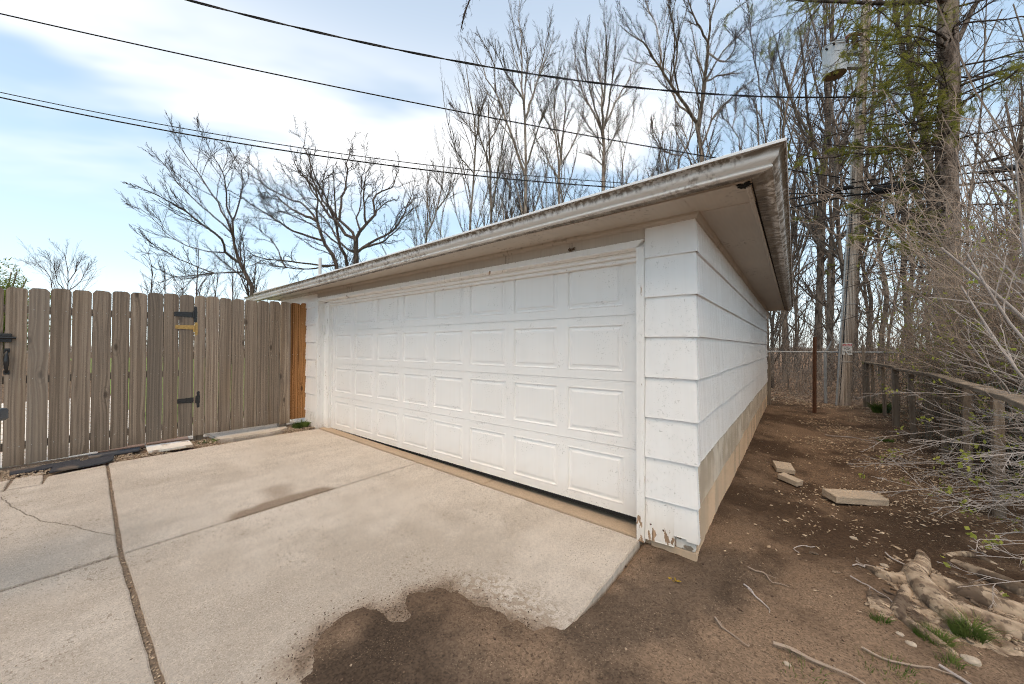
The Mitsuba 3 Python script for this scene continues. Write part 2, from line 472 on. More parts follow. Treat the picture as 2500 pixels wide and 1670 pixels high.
def soil(p, n, uv):
    x, y = p.x, p.y
    big = fbm(x * 0.8, y * 0.8, 1.0, 4)
    m = fbm(x * 5, y * 5, 2.0, 4)
    f = noise(x * 130, y * 130, 3.0)
    c = mix((0.060, 0.039, 0.026), (0.155, 0.106, 0.072), smoothstep(0.34, 0.64, 0.55 * big + 0.45 * m))
    trod = smoothstep(0.9, -0.5, y + 0.9 * (big - 0.5)) * (0.45 + 0.55 * smoothstep(-0.75, 0.1, x + 0.6 * (m - 0.5)))
    c = mix(c, mi.Color3f(0.215, 0.152, 0.105) * (0.75 + 0.5 * m), 0.75 * trod)
    wob = 0.5 * (m - 0.5)
    wet = smoothstep(0.42, 0.10, dr.minimum(seg_d(x, y, (-0.95, -1.80), (-0.62, -1.62)), seg_d(x, y, (-0.25, -0.95), (0.12, 0.05))) + wob)
    c = mix(c, c * mi.Color3f(0.60, 0.62, 0.65), wet)
    c = c * (0.72 + 0.55 * f)
    c = mix(c, mi.Color3f(0.36, 0.27, 0.185), 0.6 * smoothstep(0.85, 0.90, noise(x * 210, y * 210, 8.0)) * smoothstep(0.4, 0.6, fbm(x * 4, y * 4, 5.0)))
    c = mix(c, mi.Color3f(0.025, 0.018, 0.013), 0.45 * smoothstep(0.72, 0.84, noise(x * 140 + 3, y * 140, 9.0)))
    # trodden pale soil in the foreground, leaf mould towards the wood
    wood = smoothstep(8.3, 10.5, y + 1.5 * (m - 0.5))
    lf = noise(x * 22, y * 22, 4.0)
    leafc = mix((0.10, 0.062, 0.042), (0.36, 0.25, 0.175), smoothstep(0.3, 0.75, lf)) * (0.7 + 0.5 * f)
    return mix(c, leafc, wood)


def soil_bump(p, n, uv):
    return 0.010 * fbm(p.x * 22, p.y * 22, 2.0, 4) + 0.003 * noise(p.x * 110, p.y * 110, 1.0)


mat('m_soil', proc(soil), 0.95, soil_bump, 1.0, 2e-3, spec=0.12)


def lawn_fn(p, n, uv):
    return mix((0.10, 0.16, 0.035), (0.22, 0.28, 0.08), fbm(p.x * 6, p.y * 6, 1.0))


mat('m_lawn', proc(lawn_fn), 0.95)


def bark_fn(a, b, moss=(0.2, 0.18, 0.1), ms=0.0):
    def fn(p, n, uv):
        t = fbm(p.x * 14 + p.y * 9, p.y * 14 - p.x * 4, p.z * 3.2, 4)
        c = mix(a, b, smoothstep(0.3, 0.7, t))
        return mix(c, mi.Color3f(*moss), ms * smoothstep(0.5, 0.7, fbm(p.x * 3, p.y * 3, p.z * 2)))
    return fn


mat('m_bark_dark', proc(bark_fn((0.045, 0.036, 0.031), (0.13, 0.105, 0.09))), 0.95, spec=0.1)
mat('m_bark_grey', proc(bark_fn((0.12, 0.10, 0.082), (0.34, 0.295, 0.25))), 0.95, spec=0.1)
mat('m_bark_brown', proc(bark_fn((0.115, 0.088, 0.068), (0.32, 0.258, 0.205))), 0.95, spec=0.1)
mat('m_bark_wood', proc(bark_fn((0.075, 0.06, 0.05), (0.22, 0.185, 0.155))), 0.95, spec=0.1)
mat('m_bark_spruce', proc(bark_fn((0.075, 0.058, 0.048), (0.29, 0.235, 0.20), (0.18, 0.16, 0.08), 0.3)), 0.95, lambda p, n, uv: 0.012 * fbm(p.x * 26, p.y * 26, p.z * 15, 3), 1.0, 2e-3, spec=0.1)
mat('m_twig', (0.06, 0.047, 0.039), 0.9, spec=0.1)
mat('m_twig_red', (0.085, 0.058, 0.047), 0.9, spec=0.1)
mat('m_twig_wood', (0.21, 0.168, 0.138), 0.9, spec=0.1)
mat('m_stem_pale', proc(lambda p, n, uv: mix((0.25, 0.21, 0.185), (0.52, 0.47, 0.44), fbm(p.x * 9, p.y * 9, p.z * 9))), 0.8, spec=0.15)
mat('m_stem_tan', proc(lambda p, n, uv: mix((0.20, 0.15, 0.115), (0.44, 0.355, 0.285), fbm(p.x * 7, p.y * 7, p.z * 7))), 0.85, spec=0.15)


def leafmat(name, a, b, trans=0.8):
    scene[name] = {'type': 'principledthin', 'base_color': proc(lambda p, n, uv: mix(a, b, noise(p.x * 16, p.y * 16, p.z * 16))), 'roughness': 0.7, 'diff_trans': trans, 'spec_trans': 0.0}
    return name


leafmat('m_leaf', (0.22, 0.27, 0.05), (0.42, 0.42, 0.11))
leafmat('m_needle', (0.13, 0.165, 0.035), (0.42, 0.40, 0.09), 0.8)
leafmat('m_evergreen', (0.10, 0.15, 0.03), (0.36, 0.40, 0.10), 0.7)
leafmat('m_grass', (0.035, 0.085, 0.015), (0.17, 0.20, 0.06), 0.5)


def pole_fn(p, n, uv):
    st = fbm(p.x * 45 + p.y * 30, p.y * 45 - p.x * 30, p.z * 0.7, 4)
    c = mix((0.21, 0.165, 0.13), (0.52, 0.445, 0.375), smoothstep(0.3, 0.7, st))
    return mix(c, mi.Color3f(0.20, 0.125, 0.08), 0.4 * smoothstep(0.5, 0.7, fbm(p.x * 2, p.y * 2, p.z * 0.9)))


mat('m_pole', proc(pole_fn), 0.9, lambda p, n, uv: 0.004 * fbm(p.x * 60, p.y * 60, p.z * 2.0, 3), 1.0, 2e-3)
mat('m_post_wood', proc(lambda p, n, uv: mix((0.13, 0.10, 0.078), (0.33, 0.275, 0.22), fbm(p.x * 40, p.y * 40, p.z * 2.5, 4))), 0.95, spec=0.1)
mat('m_rail', proc(lambda p, n, uv: mix((0.085, 0.068, 0.052), (0.23, 0.19, 0.15), fbm(p.x * 40, p.y * 6, p.z * 9, 4))), 0.95, spec=0.1)
mat('m_rust', proc(lambda p, n, uv: mix((0.045, 0.02, 0.012), (0.135, 0.06, 0.03), fbm(p.x * 30, p.y * 30, p.z * 9, 4))), 0.9)
mat('m_galv', proc(lambda p, n, uv: mi.Color3f(0.42, 0.43, 0.43) * (0.7 + 0.5 * fbm(p.x * 20, p.y * 20, p.z * 12))), 0.5, metallic=0.3)
mat('m_chain', (0.34, 0.34, 0.33), 0.55, metallic=0.3)
mat('m_chain_green', (0.035, 0.085, 0.07), 0.5)
mat('m_black_metal', proc(lambda p, n, uv: mi.Color3f(0.014, 0.014, 0.015) * (0.7 + 0.6 * fbm(p.x * 30, p.y * 30, p.z * 30))), 0.32, spec=0.5)
mat('m_brass', proc(lambda p, n, uv: mix((0.30, 0.185, 0.06), (0.55, 0.36, 0.13), fbm(p.x * 60, p.y * 60, p.z * 60))), 0.5, metallic=0.3)
mat('m_cable', (0.014, 0.014, 0.015), 0.55)
mat('m_grey_paint', proc(lambda p, n, uv: mi.Color3f(0.50, 0.54, 0.58) * (0.9 + 0.15 * fbm(p.x * 5, p.y * 5, p.z * 5))), 0.45)
mat('m_tank_bottom', proc(lambda p, n, uv: mix((0.16, 0.10, 0.065), (0.26, 0.18, 0.12), fbm(p.x * 9, p.y * 9, 1.0))), 0.8)
mat('m_porcelain', (0.10, 0.05, 0.035), 0.25)
mat('m_copper', (0.20, 0.085, 0.06), 0.6)
mat('m_white_plastic', proc(lambda p, n, uv: mi.Color3f(0.66, 0.65, 0.62) * (0.93 + 0.12 * fbm(p.x * 9, p.y * 9, p.z * 4))), 0.4)
mat('m_sign_white', proc(lambda p, n, uv: mi.Color3f(0.72, 0.70, 0.66) * (0.8 + 0.3 * fbm(p.x * 20, p.y * 20, p.z * 20))), 0.5)
mat('m_sign_red', (0.42, 0.035, 0.045), 0.5)
mat('m_sign_black', (0.05, 0.05, 0.05), 0.6)
mat('m_bin', proc(lambda p, n, uv: mi.Color3f(0.055, 0.058, 0.063) * (0.75 + 0.5 * fbm(p.x * 12, p.y * 12, p.z * 12))), 0.4, spec=0.5)


def mat_rubber(p, n, uv):
    f = noise(p.x * 220, p.y * 220, 3.0)
    return mix(mi.Color3f(0.04, 0.042, 0.05) * (0.5 + 1.0 * f), mi.Color3f(0.17, 0.13, 0.10), 0.6 * smoothstep(0.5, 0.72, fbm(p.x * 7, p.y * 7, 3.0)))


mat('m_shingle', proc(mat_rubber), 0.85, lambda p, n, uv: 0.002 * noise(p.x * 200, p.y * 200, 3.0), 1.0, 1e-3)
mat('m_paver_white', proc(lambda p, n, uv: mix(mi.Color3f(0.66, 0.62, 0.56), mi.Color3f(0.34, 0.25, 0.18), 0.8 * smoothstep(0.55, 0.68, fbm(p.x * 9, p.y * 9, 2.0, 4))) * (0.9 + 0.15 * noise(p.x * 100, p.y * 100, 1.0))), 0.85)
mat('m_paver_red', proc(lambda p, n, uv: mix((0.40, 0.225, 0.16), (0.48, 0.33, 0.25), fbm(p.x * 8, p.y * 8, 2.0)) * (0.8 + 0.35 * noise(p.x * 130, p.y * 130, 1.0))), 0.9)
mat('m_block', proc(lambda p, n, uv: mix((0.37, 0.295, 0.22), (0.50, 0.415, 0.325), fbm(p.x * 9, p.y * 9, p.z * 9)) * (0.8 + 0.35 * noise(p.x * 150, p.y * 150, p.z * 150))), 0.9, lambda p, n, uv: 0.0025 * noise(p.x * 120, p.y * 120, p.z * 120), 1.0, 1e-3)
mat('m_block_white', proc(lambda p, n, uv: mix((0.58, 0.55, 0.50), (0.20, 0.16, 0.12), smoothstep(0.52, 0.66, fbm(p.x * 30, p.y * 30, p.z * 30, 3)))), 0.9, lambda p, n, uv: 0.005 * fbm(p.x * 50, p.y * 50, p.z * 50), 1.0, 1e-3)
mat('m_joint', proc(lambda p, n, uv: mi.Color3f(0.17, 0.13, 0.095) * (0.55 + 0.9 * noise(p.x * 120, p.y * 120, 1.0))), 0.95)
mat('m_gravel', proc(lambda p, n, uv: mix((0.22, 0.15, 0.10), (0.52, 0.42, 0.31), cell_rand(p.x * 45, p.y * 45, 3))), 0.9)
mat('m_grit', proc(lambda p, n, uv: mix((0.075, 0.052, 0.036), (0.34, 0.26, 0.19), smoothstep(0.55, 1.0, cell_rand(p.x * 60, p.y * 60, 3)))), 0.95)
mat('m_chip', proc(lambda p, n, uv: mix((0.26, 0.185, 0.12), (0.56, 0.45, 0.33), cell_rand(p.x * 30, p.y * 30, 5))), 0.9)
mat('m_stone', proc(lambda p, n, uv: mix((0.28, 0.22, 0.16), (0.52, 0.46, 0.38), fbm(p.x * 40, p.y * 25, p.z * 25))), 0.85)
mat('m_clod', proc(lambda p, n, uv: mix((0.040, 0.026, 0.018), (0.13, 0.088, 0.06), cell_rand(p.x * 25, p.y * 25, 2))), 0.95)


def root_fn(p, n, uv):
    s = fbm(p.x * 24 + p.y * 10, p.y * 24, p.z * 20, 4)
    c = mix((0.20, 0.145, 0.10), (0.43, 0.34, 0.25), smoothstep(0.3, 0.7, s))
    c = mix(c, mi.Color3f(0.085, 0.060, 0.043), 0.85 * smoothstep(0.54, 0.62, fbm(p.x * 9, p.y * 9, 5.0, 5)) * smoothstep(0.05, -0.02, p.z + 0.05))
    return mix(c, mi.Color3f(0.06, 0.042, 0.03), 0.65 * smoothstep(0.60, 0.70, fbm(p.x * 60 + p.y * 20, p.y * 50, 2.0, 3)))


mat('m_root', proc(root_fn), 0.9, lambda p, n, uv: 0.010 * fbm(p.x * 45, p.y * 22, p.z * 30, 4), 1.0, 2e-3)
TREES = {
 'elm': [[0.212,0.056,[-27.83,5.42,-0.3],[-27.88,5.42,4.94],[-28.24,5.21,6.0],[-28.59,4.99,6.74],[-28.9,4.8,7.6],[-29.13,4.67,8.56],[-29.26,4.65,9.86]],[0.091,0.01,[-28.72,4.89,6.85],[-28.73,4.04,7.42],[-28.38,3.71,8.1],[-28.11,2.36,9.16],[-27.94,1.35,9.66],[-27.75,0.43,9.93],[-27.57,-0.14,10.12]],[0.065,0.01,[-29.13,4.67,8.56],[-29.7,4.5,9.38],[-31.02,4.1,11.29],[-33.3,3.24,14.07],[-35.06,2.57,16.31]],[0.058,0.01,[-29.45,4.58,9.03],[-29.87,3.95,9.9],[-30.99,2.38,11.57],[-31.77,1.06,13.55]],[0.058,0.01,[-29.26,4.65,9.86],[-29.08,4.25,10.86],[-28.61,3.97,12.09],[-28.4,3.11,13.7],[-28.25,2.62,14.61]],[0.052,0.01,[-29.26,4.65,9.86],[-28.59,4.9,10.84],[-28.26,4.89,11.91],[-28.11,4.66,13.24],[-28.39,4.14,14.25]],[0.059,0.01,[-28.51,5.01,6.16],[-28.56,3.62,5.99],[-28.43,1.89,5.51],[-28.19,1.04,5.8]],[0.045,0.01,[-28.73,4.04,7.42],[-31.61,3.0,8.3],[-34.14,2.1,9.65],[-37.01,1.14,11.83]],[0.044,0.01,[-28.56,3.62,5.99],[-29.19,1.85,6.84],[-29.53,0.2,8.03]]],
 'oak': [[0.291,0.156,[-24.34,10.7,-0.3],[-24.35,10.7,7.3],[-24.42,10.73,8.11],[-24.51,10.77,9.16]],[0.122,0.016,[-24.51,10.77,9.16],[-24.63,11.49,10.42],[-24.49,12.17,11.05],[-24.99,12.72,12.79],[-24.61,13.99,13.87],[-24.8,14.85,15.78]],[0.122,0.016,[-24.51,10.77,9.16],[-25.26,10.51,9.82],[-26.5,10.06,10.78],[-28.7,9.4,13.38],[-30.75,8.92,16.66]],[0.113,0.016,[-24.59,10.75,9.29],[-26.13,10.35,10.89],[-28.62,9.82,14.24],[-29.94,10.11,18.05]],[0.104,0.015,[-26.04,10.42,10.89],[-26.11,10.79,13.16],[-26.45,11.06,16.14],[-26.45,11.42,18.14]],[0.114,0.016,[-24.38,10.76,8.11],[-23.69,12.22,9.01],[-23.05,13.8,10.71],[-22.86,14.97,12.98],[-22.79,15.52,14.16]],[0.09,0.013,[-24.21,11.15,8.4],[-22.22,11.55,8.93],[-19.31,11.91,10.05]],[0.09,0.013,[-24.63,11.49,10.42],[-23.8,11.36,13.43],[-22.92,11.7,14.56]],[0.081,0.012,[-24.48,10.76,8.81],[-26.04,11.5,12.42],[-26.76,12.66,15.77],[-27.44,13.02,17.7]],[0.066,0.013,[-24.49,12.17,11.05],[-24.22,12.78,12.37],[-23.61,13.61,12.97]],[0.073,0.012,[-24.47,10.69,8.11],[-27.57,10.09,10.41],[-30.14,9.65,12.84],[-32.98,9.17,15.9]]],
 'oakleft': [[0.216,0.088,[-24.38,9.38,-0.3],[-24.43,9.38,6.74],[-24.76,8.93,7.9],[-24.99,8.61,8.85],[-25.12,8.34,9.89]],[0.097,0.012,[-25.12,8.34,9.89],[-26.9,7.83,10.91],[-28.12,7.47,11.65],[-30.8,6.62,13.22],[-32.41,6.09,12.87]],[0.083,0.012,[-24.93,8.69,8.64],[-25.34,7.74,9.02],[-25.94,6.06,9.84],[-26.31,4.62,10.69],[-26.51,3.87,10.98]],[0.075,0.012,[-25.12,8.34,9.89],[-26.82,7.8,11.43],[-29.26,6.84,12.87],[-30.69,6.38,14.39],[-31.95,6.03,16.06]],[0.075,0.012,[-25.12,8.34,9.89],[-24.6,7.9,11.76],[-24.84,7.02,12.86],[-24.63,6.74,13.7]],[0.069,0.012,[-24.6,9.19,6.95],[-25.1,7.36,7.0],[-25.48,5.25,7.15],[-25.3,3.91,8.05]],[0.061,0.012,[-24.6,9.19,6.84],[-26.38,6.89,6.89],[-27.72,5.05,7.46]],[0.05,0.011,[-26.38,6.89,7.1],[-28.9,6.28,9.13],[-31.19,5.5,10.06]]],
 'oakmid': [[0.203,0.084,[-25.76,10.82,-0.3],[-25.82,10.82,7.35],[-26.26,10.55,8.49],[-26.64,10.36,10.53]],[0.091,0.013,[-26.64,10.36,10.53],[-26.61,9.63,12.43],[-26.78,8.69,14.22],[-26.64,8.31,15.37]],[0.083,0.013,[-26.64,10.36,10.53],[-26.04,9.82,12.81],[-25.56,9.47,14.37]],[0.066,0.013,[-26.38,10.48,9.09],[-29.25,9.53,11.1],[-33.04,8.07,12.92],[-35.25,7.38,15.23]]],
 'farleft': [[0.05,0.02,[-53.43,-1.96,-0.3],[-53.43,-1.96,6.66],[-53.42,-1.98,8.43],[-53.69,-2.23,10.21]],[0.035,0.01,[-53.71,-2.18,6.57],[-55.31,-3.01,6.71],[-56.51,-3.42,8.41],[-59.04,-4.71,9.63]],[0.035,0.01,[-53.57,-2.07,6.57],[-53.16,-2.63,7.25],[-52.23,-2.86,8.31],[-51.28,-3.28,9.43]],[0.035,0.01,[-53.29,-1.85,6.57],[-52.84,-1.19,7.42],[-52.75,-0.86,8.54],[-52.4,-0.3,9.5]],[0.035,0.01,[-53.35,-1.92,7.37],[-53.55,-1.53,8.71],[-53.97,-1.31,10.27]]],
 'sapling': [[0.071,0.013,[-40.2,2.08,-0.3],[-40.22,2.08,5.73],[-40.31,2.16,7.34],[-40.8,1.93,8.91],[-41.05,1.77,9.3]]],
 'sapling1': [[0.073,0.013,[-39.32,2.78,-0.3],[-39.32,2.78,5.74],[-39.34,2.69,7.56],[-39.52,2.5,8.57]]],
 'sapling2': [[0.086,0.015,[-37.31,4.34,-0.3],[-37.33,4.34,5.55],[-37.47,4.43,7.62],[-37.67,4.46,9.7],[-38.18,4.15,10.62]]],
 'sapling3': [[0.08,0.014,[-35.05,6.15,-0.3],[-35.05,6.15,5.18],[-35.05,6.14,7.34],[-35.13,6.07,9.24]]],
 'sapling4': [[0.072,0.013,[-33.61,7.31,-0.3],[-33.55,7.31,5.82],[-33.15,7.5,7.32],[-32.88,7.62,8.44]]],
 'sapling5': [[0.056,0.01,[-38.24,3.64,-0.3],[-38.23,3.64,5.61],[-38.12,3.79,7.21],[-38.39,3.64,8.36]]],
 'sapling6': [[0.059,0.011,[-36.16,5.28,-0.3],[-36.14,5.28,5.43],[-36.01,5.44,7.09],[-36.46,5.12,8.62]]],
 'midright': [[0.126,0.021,[-21.23,14.43,-0.3],[-21.18,14.43,9.07],[-20.85,14.74,10.5],[-20.59,14.98,11.58],[-20.28,15.3,14.11],[-20.21,15.39,15.68]],[0.054,0.014,[-20.85,14.74,10.5],[-21.73,14.99,12.95],[-22.03,15.37,14.64]],[0.054,0.014,[-20.59,14.98,11.58],[-19.25,15.01,12.78],[-18.52,14.5,14.2]]],
 'ba': [[0.121,0.024,[-15.09,12.92,-0.3],[-15.03,12.92,8.46],[-14.68,12.85,11.29],[-14.39,12.72,14.16],[-14.5,12.4,16.03],[-14.58,12.13,17.69]],[0.055,0.015,[-14.34,12.82,13.58],[-14.66,13.37,15.39],[-14.92,14.09,17.56]],[0.039,0.012,[-14.39,12.72,14.16],[-15.45,12.44,15.43],[-16.13,12.24,16.22]],[0.039,0.012,[-14.65,12.82,11.78],[-14.76,11.53,12.76],[-14.5,10.91,13.52]]],
 'bb': [[0.131,0.03,[-14.0,13.72,-0.3],[-14.0,13.72,8.87],[-14.0,13.59,11.88],[-13.99,13.51,13.77],[-13.99,13.38,16.35]],[0.055,0.015,[-13.94,13.73,9.57],[-12.21,12.52,12.33],[-11.46,12.03,13.28],[-10.59,11.49,14.2]],[0.047,0.012,[-13.98,13.57,12.37],[-14.0,12.67,13.99],[-13.71,12.21,15.2]],[0.047,0.012,[-13.99,13.51,13.77],[-13.96,14.43,15.86],[-14.36,15.06,18.3]]],
 'bc': [[0.077,0.017,[-14.25,16.03,-0.3],[-14.27,16.03,10.0],[-14.44,16.06,11.83],[-14.5,16.13,13.11],[-14.14,16.57,14.75]],[0.034,0.01,[-14.44,16.06,11.83],[-15.43,16.55,14.02],[-15.75,17.11,15.54]]],
 'bd': [[0.138,0.061,[-11.18,13.39,-0.3],[-11.19,13.39,8.74],[-11.23,13.49,11.11],[-11.36,13.57,14.19]],[0.079,0.014,[-11.24,13.47,10.92],[-11.86,13.43,12.8],[-12.62,13.29,14.74],[-13.94,13.02,18.13],[-14.91,12.72,20.15]],[0.065,0.011,[-11.36,13.57,14.19],[-11.18,12.97,15.01],[-11.37,11.77,15.84],[-11.29,10.62,16.78]],[0.065,0.011,[-11.32,13.5,14.33],[-11.99,13.97,17.48],[-12.6,14.51,20.95],[-12.84,14.83,22.78]],[0.072,0.011,[-11.34,13.58,14.19],[-11.21,14.46,16.14],[-10.98,15.53,18.45],[-10.91,16.18,20.17]],[0.057,0.011,[-11.16,13.58,11.5],[-9.57,12.67,13.21],[-8.37,12.0,14.15]],[0.05,0.011,[-11.15,13.31,14.72],[-10.5,12.79,16.76],[-10.47,12.16,17.92]],[0.043,0.011,[-11.21,14.46,16.14],[-10.69,14.37,18.35],[-10.25,14.37,19.82]],[0.043,0.011,[-13.17,13.19,16.19],[-12.86,12.53,17.78],[-13.24,11.44,18.75]]],
 'be': [[0.144,0.058,[-10.2,15.41,-0.3],[-10.21,15.41,9.7],[-10.31,15.47,11.21],[-10.24,15.65,12.63]],[0.067,0.012,[-10.29,15.5,11.41],[-11.22,16.4,14.52],[-12.0,17.14,17.34],[-12.67,17.58,19.44]],[0.067,0.011,[-10.24,15.65,12.63],[-9.82,15.3,14.07],[-9.16,14.52,16.56]],[0.052,0.011,[-10.26,15.58,12.02],[-9.75,16.58,14.27],[-9.6,17.36,17.06]],[0.045,0.012,[-11.22,16.4,14.52],[-11.41,14.93,15.69],[-11.25,14.53,16.2]],[0.052,0.011,[-10.24,15.65,12.63],[-10.05,14.77,14.48],[-9.14,13.93,16.99]],[0.045,0.012,[-10.31,15.47,11.21],[-10.95,14.42,12.92],[-11.15,14.05,13.59]]],
 'bf': [[0.187,0.088,[-8.61,17.92,-0.3],[-8.61,17.92,10.81],[-8.62,18.09,13.54],[-8.71,18.09,14.71]],[0.077,0.012,[-8.71,18.08,14.6],[-9.05,18.08,15.76],[-10.18,17.82,18.43],[-10.74,17.97,21.29]],[0.077,0.012,[-8.71,18.09,14.71],[-9.09,18.89,17.7],[-10.01,19.88,22.77]],[0.084,0.012,[-8.71,18.09,14.71],[-8.06,17.17,16.87],[-7.38,15.5,19.66]],[0.077,0.012,[-8.65,18.14,14.81],[-8.45,19.23,17.18],[-8.08,20.57,19.98],[-8.2,21.21,22.14]],[0.061,0.012,[-8.83,18.06,14.84],[-8.82,17.11,15.68],[-8.44,15.27,17.32],[-7.87,14.31,18.18]],[0.069,0.012,[-8.61,18.3,15.08],[-8.13,17.93,16.74],[-7.42,16.98,19.83]],[0.046,0.012,[-8.64,18.07,13.54],[-9.21,17.23,14.78],[-9.71,16.49,15.82]],[0.046,0.012,[-8.6,18.03,12.48],[-9.39,17.61,13.18],[-10.0,17.26,13.44]],[0.046,0.012,[-8.54,18.13,13.02],[-7.77,18.06,14.24],[-6.75,18.03,15.61]]],
 'bg': [[0.156,0.078,[-2.65,14.99,-0.3],[-2.66,14.99,9.56],[-2.74,15.01,10.49],[-2.87,14.99,11.43]],[0.082,0.01,[-2.87,14.99,11.43],[-3.14,14.14,11.84],[-3.4,13.01,12.45],[-3.59,12.29,12.73],[-3.74,11.48,13.07],[-4.24,10.05,13.11]],[0.087,0.016,[-2.79,15.0,10.95],[-2.55,14.63,11.86],[-2.29,14.08,13.0],[-2.07,13.51,14.03],[-1.68,13.11,14.84],[-1.56,12.8,15.29]],[0.045,0.01,[-2.12,13.58,13.83],[-2.45,12.66,14.23],[-2.61,12.02,14.56],[-2.62,11.57,14.85]],[0.051,0.01,[-2.58,15.12,10.34],[-2.27,15.88,11.94],[-1.82,16.57,12.9],[-0.7,18.13,14.56]],[0.04,0.008,[-2.22,14.36,12.64],[-1.92,14.9,13.04],[-1.51,15.6,13.3],[-1.08,16.33,13.72]],[0.035,0.008,[-2.13,13.88,13.49],[-1.61,13.91,12.9],[-1.18,13.72,13.3],[-1.4,13.18,13.56]],[0.046,0.008,[-2.98,14.63,11.66],[-3.68,14.67,12.65],[-4.13,15.04,14.31],[-5.62,14.82,15.54]],[0.037,0.008,[-3.59,12.29,12.73],[-4.15,12.88,15.08],[-4.6,13.18,16.65],[-4.82,13.43,17.73]],[0.037,0.008,[-3.37,13.16,12.39],[-3.09,12.28,13.4],[-3.1,11.15,14.19],[-3.05,10.79,14.43]],[0.036,0.008,[-2.58,14.61,11.86],[-2.96,13.92,13.22],[-3.23,13.42,14.18]],[0.035,0.008,[-2.4,14.32,12.63],[-1.56,14.47,13.72],[-0.66,14.73,14.38],[0.1,14.97,14.8]]],
 'bh': [[0.093,0.028,[0.22,14.72,-0.3],[0.23,14.72,9.45],[0.28,14.69,10.19],[0.5,14.72,11.54],[0.7,14.81,12.33]],[0.031,0.006,[0.7,14.81,12.33],[1.0,14.77,13.24],[1.2,14.71,13.96],[1.24,14.56,14.57]],[0.028,0.006,[0.34,14.71,10.31],[0.0,14.0,11.34],[-0.12,13.54,12.18],[-0.05,13.21,13.03]],[0.028,0.006,[0.55,14.75,11.66],[1.14,16.13,13.43],[1.6,17.05,14.5]],[0.024,0.006,[0.44,14.72,11.18],[0.84,14.62,11.82],[1.03,14.06,13.03]]],
 'bi': [[0.062,0.017,[-0.35,15.52,-0.3],[-0.37,15.52,9.82],[-0.49,15.37,10.98],[-0.51,15.32,11.93]],[0.027,0.007,[-0.51,15.32,11.93],[-0.63,14.28,12.92],[-0.67,13.5,13.59],[-0.67,12.89,14.07]],[0.022,0.007,[-0.51,15.33,11.66],[-0.12,14.78,12.39],[0.11,14.18,12.99]],[0.022,0.007,[-0.44,15.42,10.7],[-0.84,15.52,11.91],[-1.08,15.57,12.61]]],
 'bj': [[0.078,0.019,[-1.71,20.71,-0.3],[-1.79,20.71,12.27],[-2.3,20.38,13.88],[-2.44,20.3,15.02]],[0.031,0.007,[-2.3,20.38,13.88],[-2.56,19.96,14.14],[-2.65,19.52,14.86]],[0.031,0.007,[-2.15,20.47,13.4],[-1.96,20.94,14.59],[-2.06,21.14,15.69]]],
 'bk': [[0.109,0.02,[-4.54,18.62,-0.3],[-4.48,18.62,11.34],[-4.06,19.05,12.59],[-3.89,19.29,13.95],[-3.86,19.38,14.92]],[0.039,0.007,[-4.26,18.83,11.92],[-4.83,17.97,12.01],[-5.22,17.21,12.45],[-5.37,16.57,13.17]],[0.032,0.007,[-4.06,19.05,12.59],[-4.45,19.3,13.98],[-4.78,19.58,15.41]]],
 'bl': [[0.074,0.016,[-8.47,20.58,-0.3],[-8.44,20.58,12.23],[-8.26,20.57,14.5],[-7.74,20.83,16.65],[-7.72,20.78,17.72]],[0.033,0.009,[-8.26,20.57,14.5],[-8.84,20.75,16.14],[-8.88,21.43,18.1]]],
 'bm': [[0.066,0.016,[-12.4,17.49,-0.3],[-12.4,17.49,10.67],[-12.41,17.19,12.78],[-12.76,16.54,15.36]]],
 'bn': [[0.068,0.017,[-18.85,13.77,-0.3],[-18.79,13.77,8.85],[-18.42,14.03,11.62],[-17.88,14.45,13.36],[-17.97,14.37,14.16]],[0.035,0.01,[-18.42,14.03,11.62],[-18.43,13.14,13.02],[-18.36,12.8,13.65]]],
 'bo': [[0.061,0.015,[-6.42,22.14,-0.3],[-6.44,22.14,13.01],[-6.54,22.16,14.61],[-6.13,22.63,16.93],[-6.23,22.63,18.09]],[0.032,0.009,[-6.54,22.16,14.61],[-6.94,22.06,15.83],[-6.9,22.3,17.06]]],
 'wa': [[0.143,0.047,[1.26,16.96,-0.3],[1.28,16.96,1.49],[1.42,16.99,5.25],[1.55,17.03,8.48],[1.82,17.13,14.1],[1.9,17.14,16.82]],[0.035,0.008,[1.51,17.02,7.29],[2.33,19.22,10.94],[2.97,21.3,15.31]],[0.035,0.008,[1.43,16.99,5.59],[0.71,17.76,8.08],[-0.02,17.97,9.49]],[0.03,0.008,[1.66,17.07,10.7],[1.04,17.91,14.12],[0.94,18.91,17.34]]],
 'wb': [[0.098,0.029,[4.49,20.72,-0.3],[4.47,20.72,2.24],[4.35,20.54,6.61],[4.82,20.8,12.24],[5.06,20.89,17.69]],[0.029,0.007,[4.43,20.58,7.7],[3.93,21.43,10.42],[4.07,23.24,14.93]],[0.029,0.007,[4.46,20.59,8.61],[5.02,19.77,10.22],[4.89,17.96,12.25]]],
 'wc': [[0.098,0.034,[2.78,20.67,-0.3],[2.82,20.67,3.84],[3.1,20.99,7.76],[3.54,21.47,12.94],[3.93,21.92,19.05]],[0.032,0.008,[3.1,21.02,8.16],[3.81,20.48,11.0],[4.05,19.39,14.1]],[0.033,0.008,[3.01,20.91,6.97],[2.22,21.84,9.89],[2.02,23.3,13.65]]],
 'wd': [[0.05,0.014,[5.39,17.65,-0.3],[5.42,17.65,2.67],[5.62,18.16,6.43],[5.96,18.64,8.73],[6.26,19.11,11.51],[6.54,19.67,15.6]],[0.021,0.005,[5.64,18.21,6.66],[6.59,19.7,9.14],[7.66,21.63,13.2]],[0.018,0.005,[5.67,18.33,7.0],[5.12,17.35,8.3],[5.0,16.31,10.45]]],
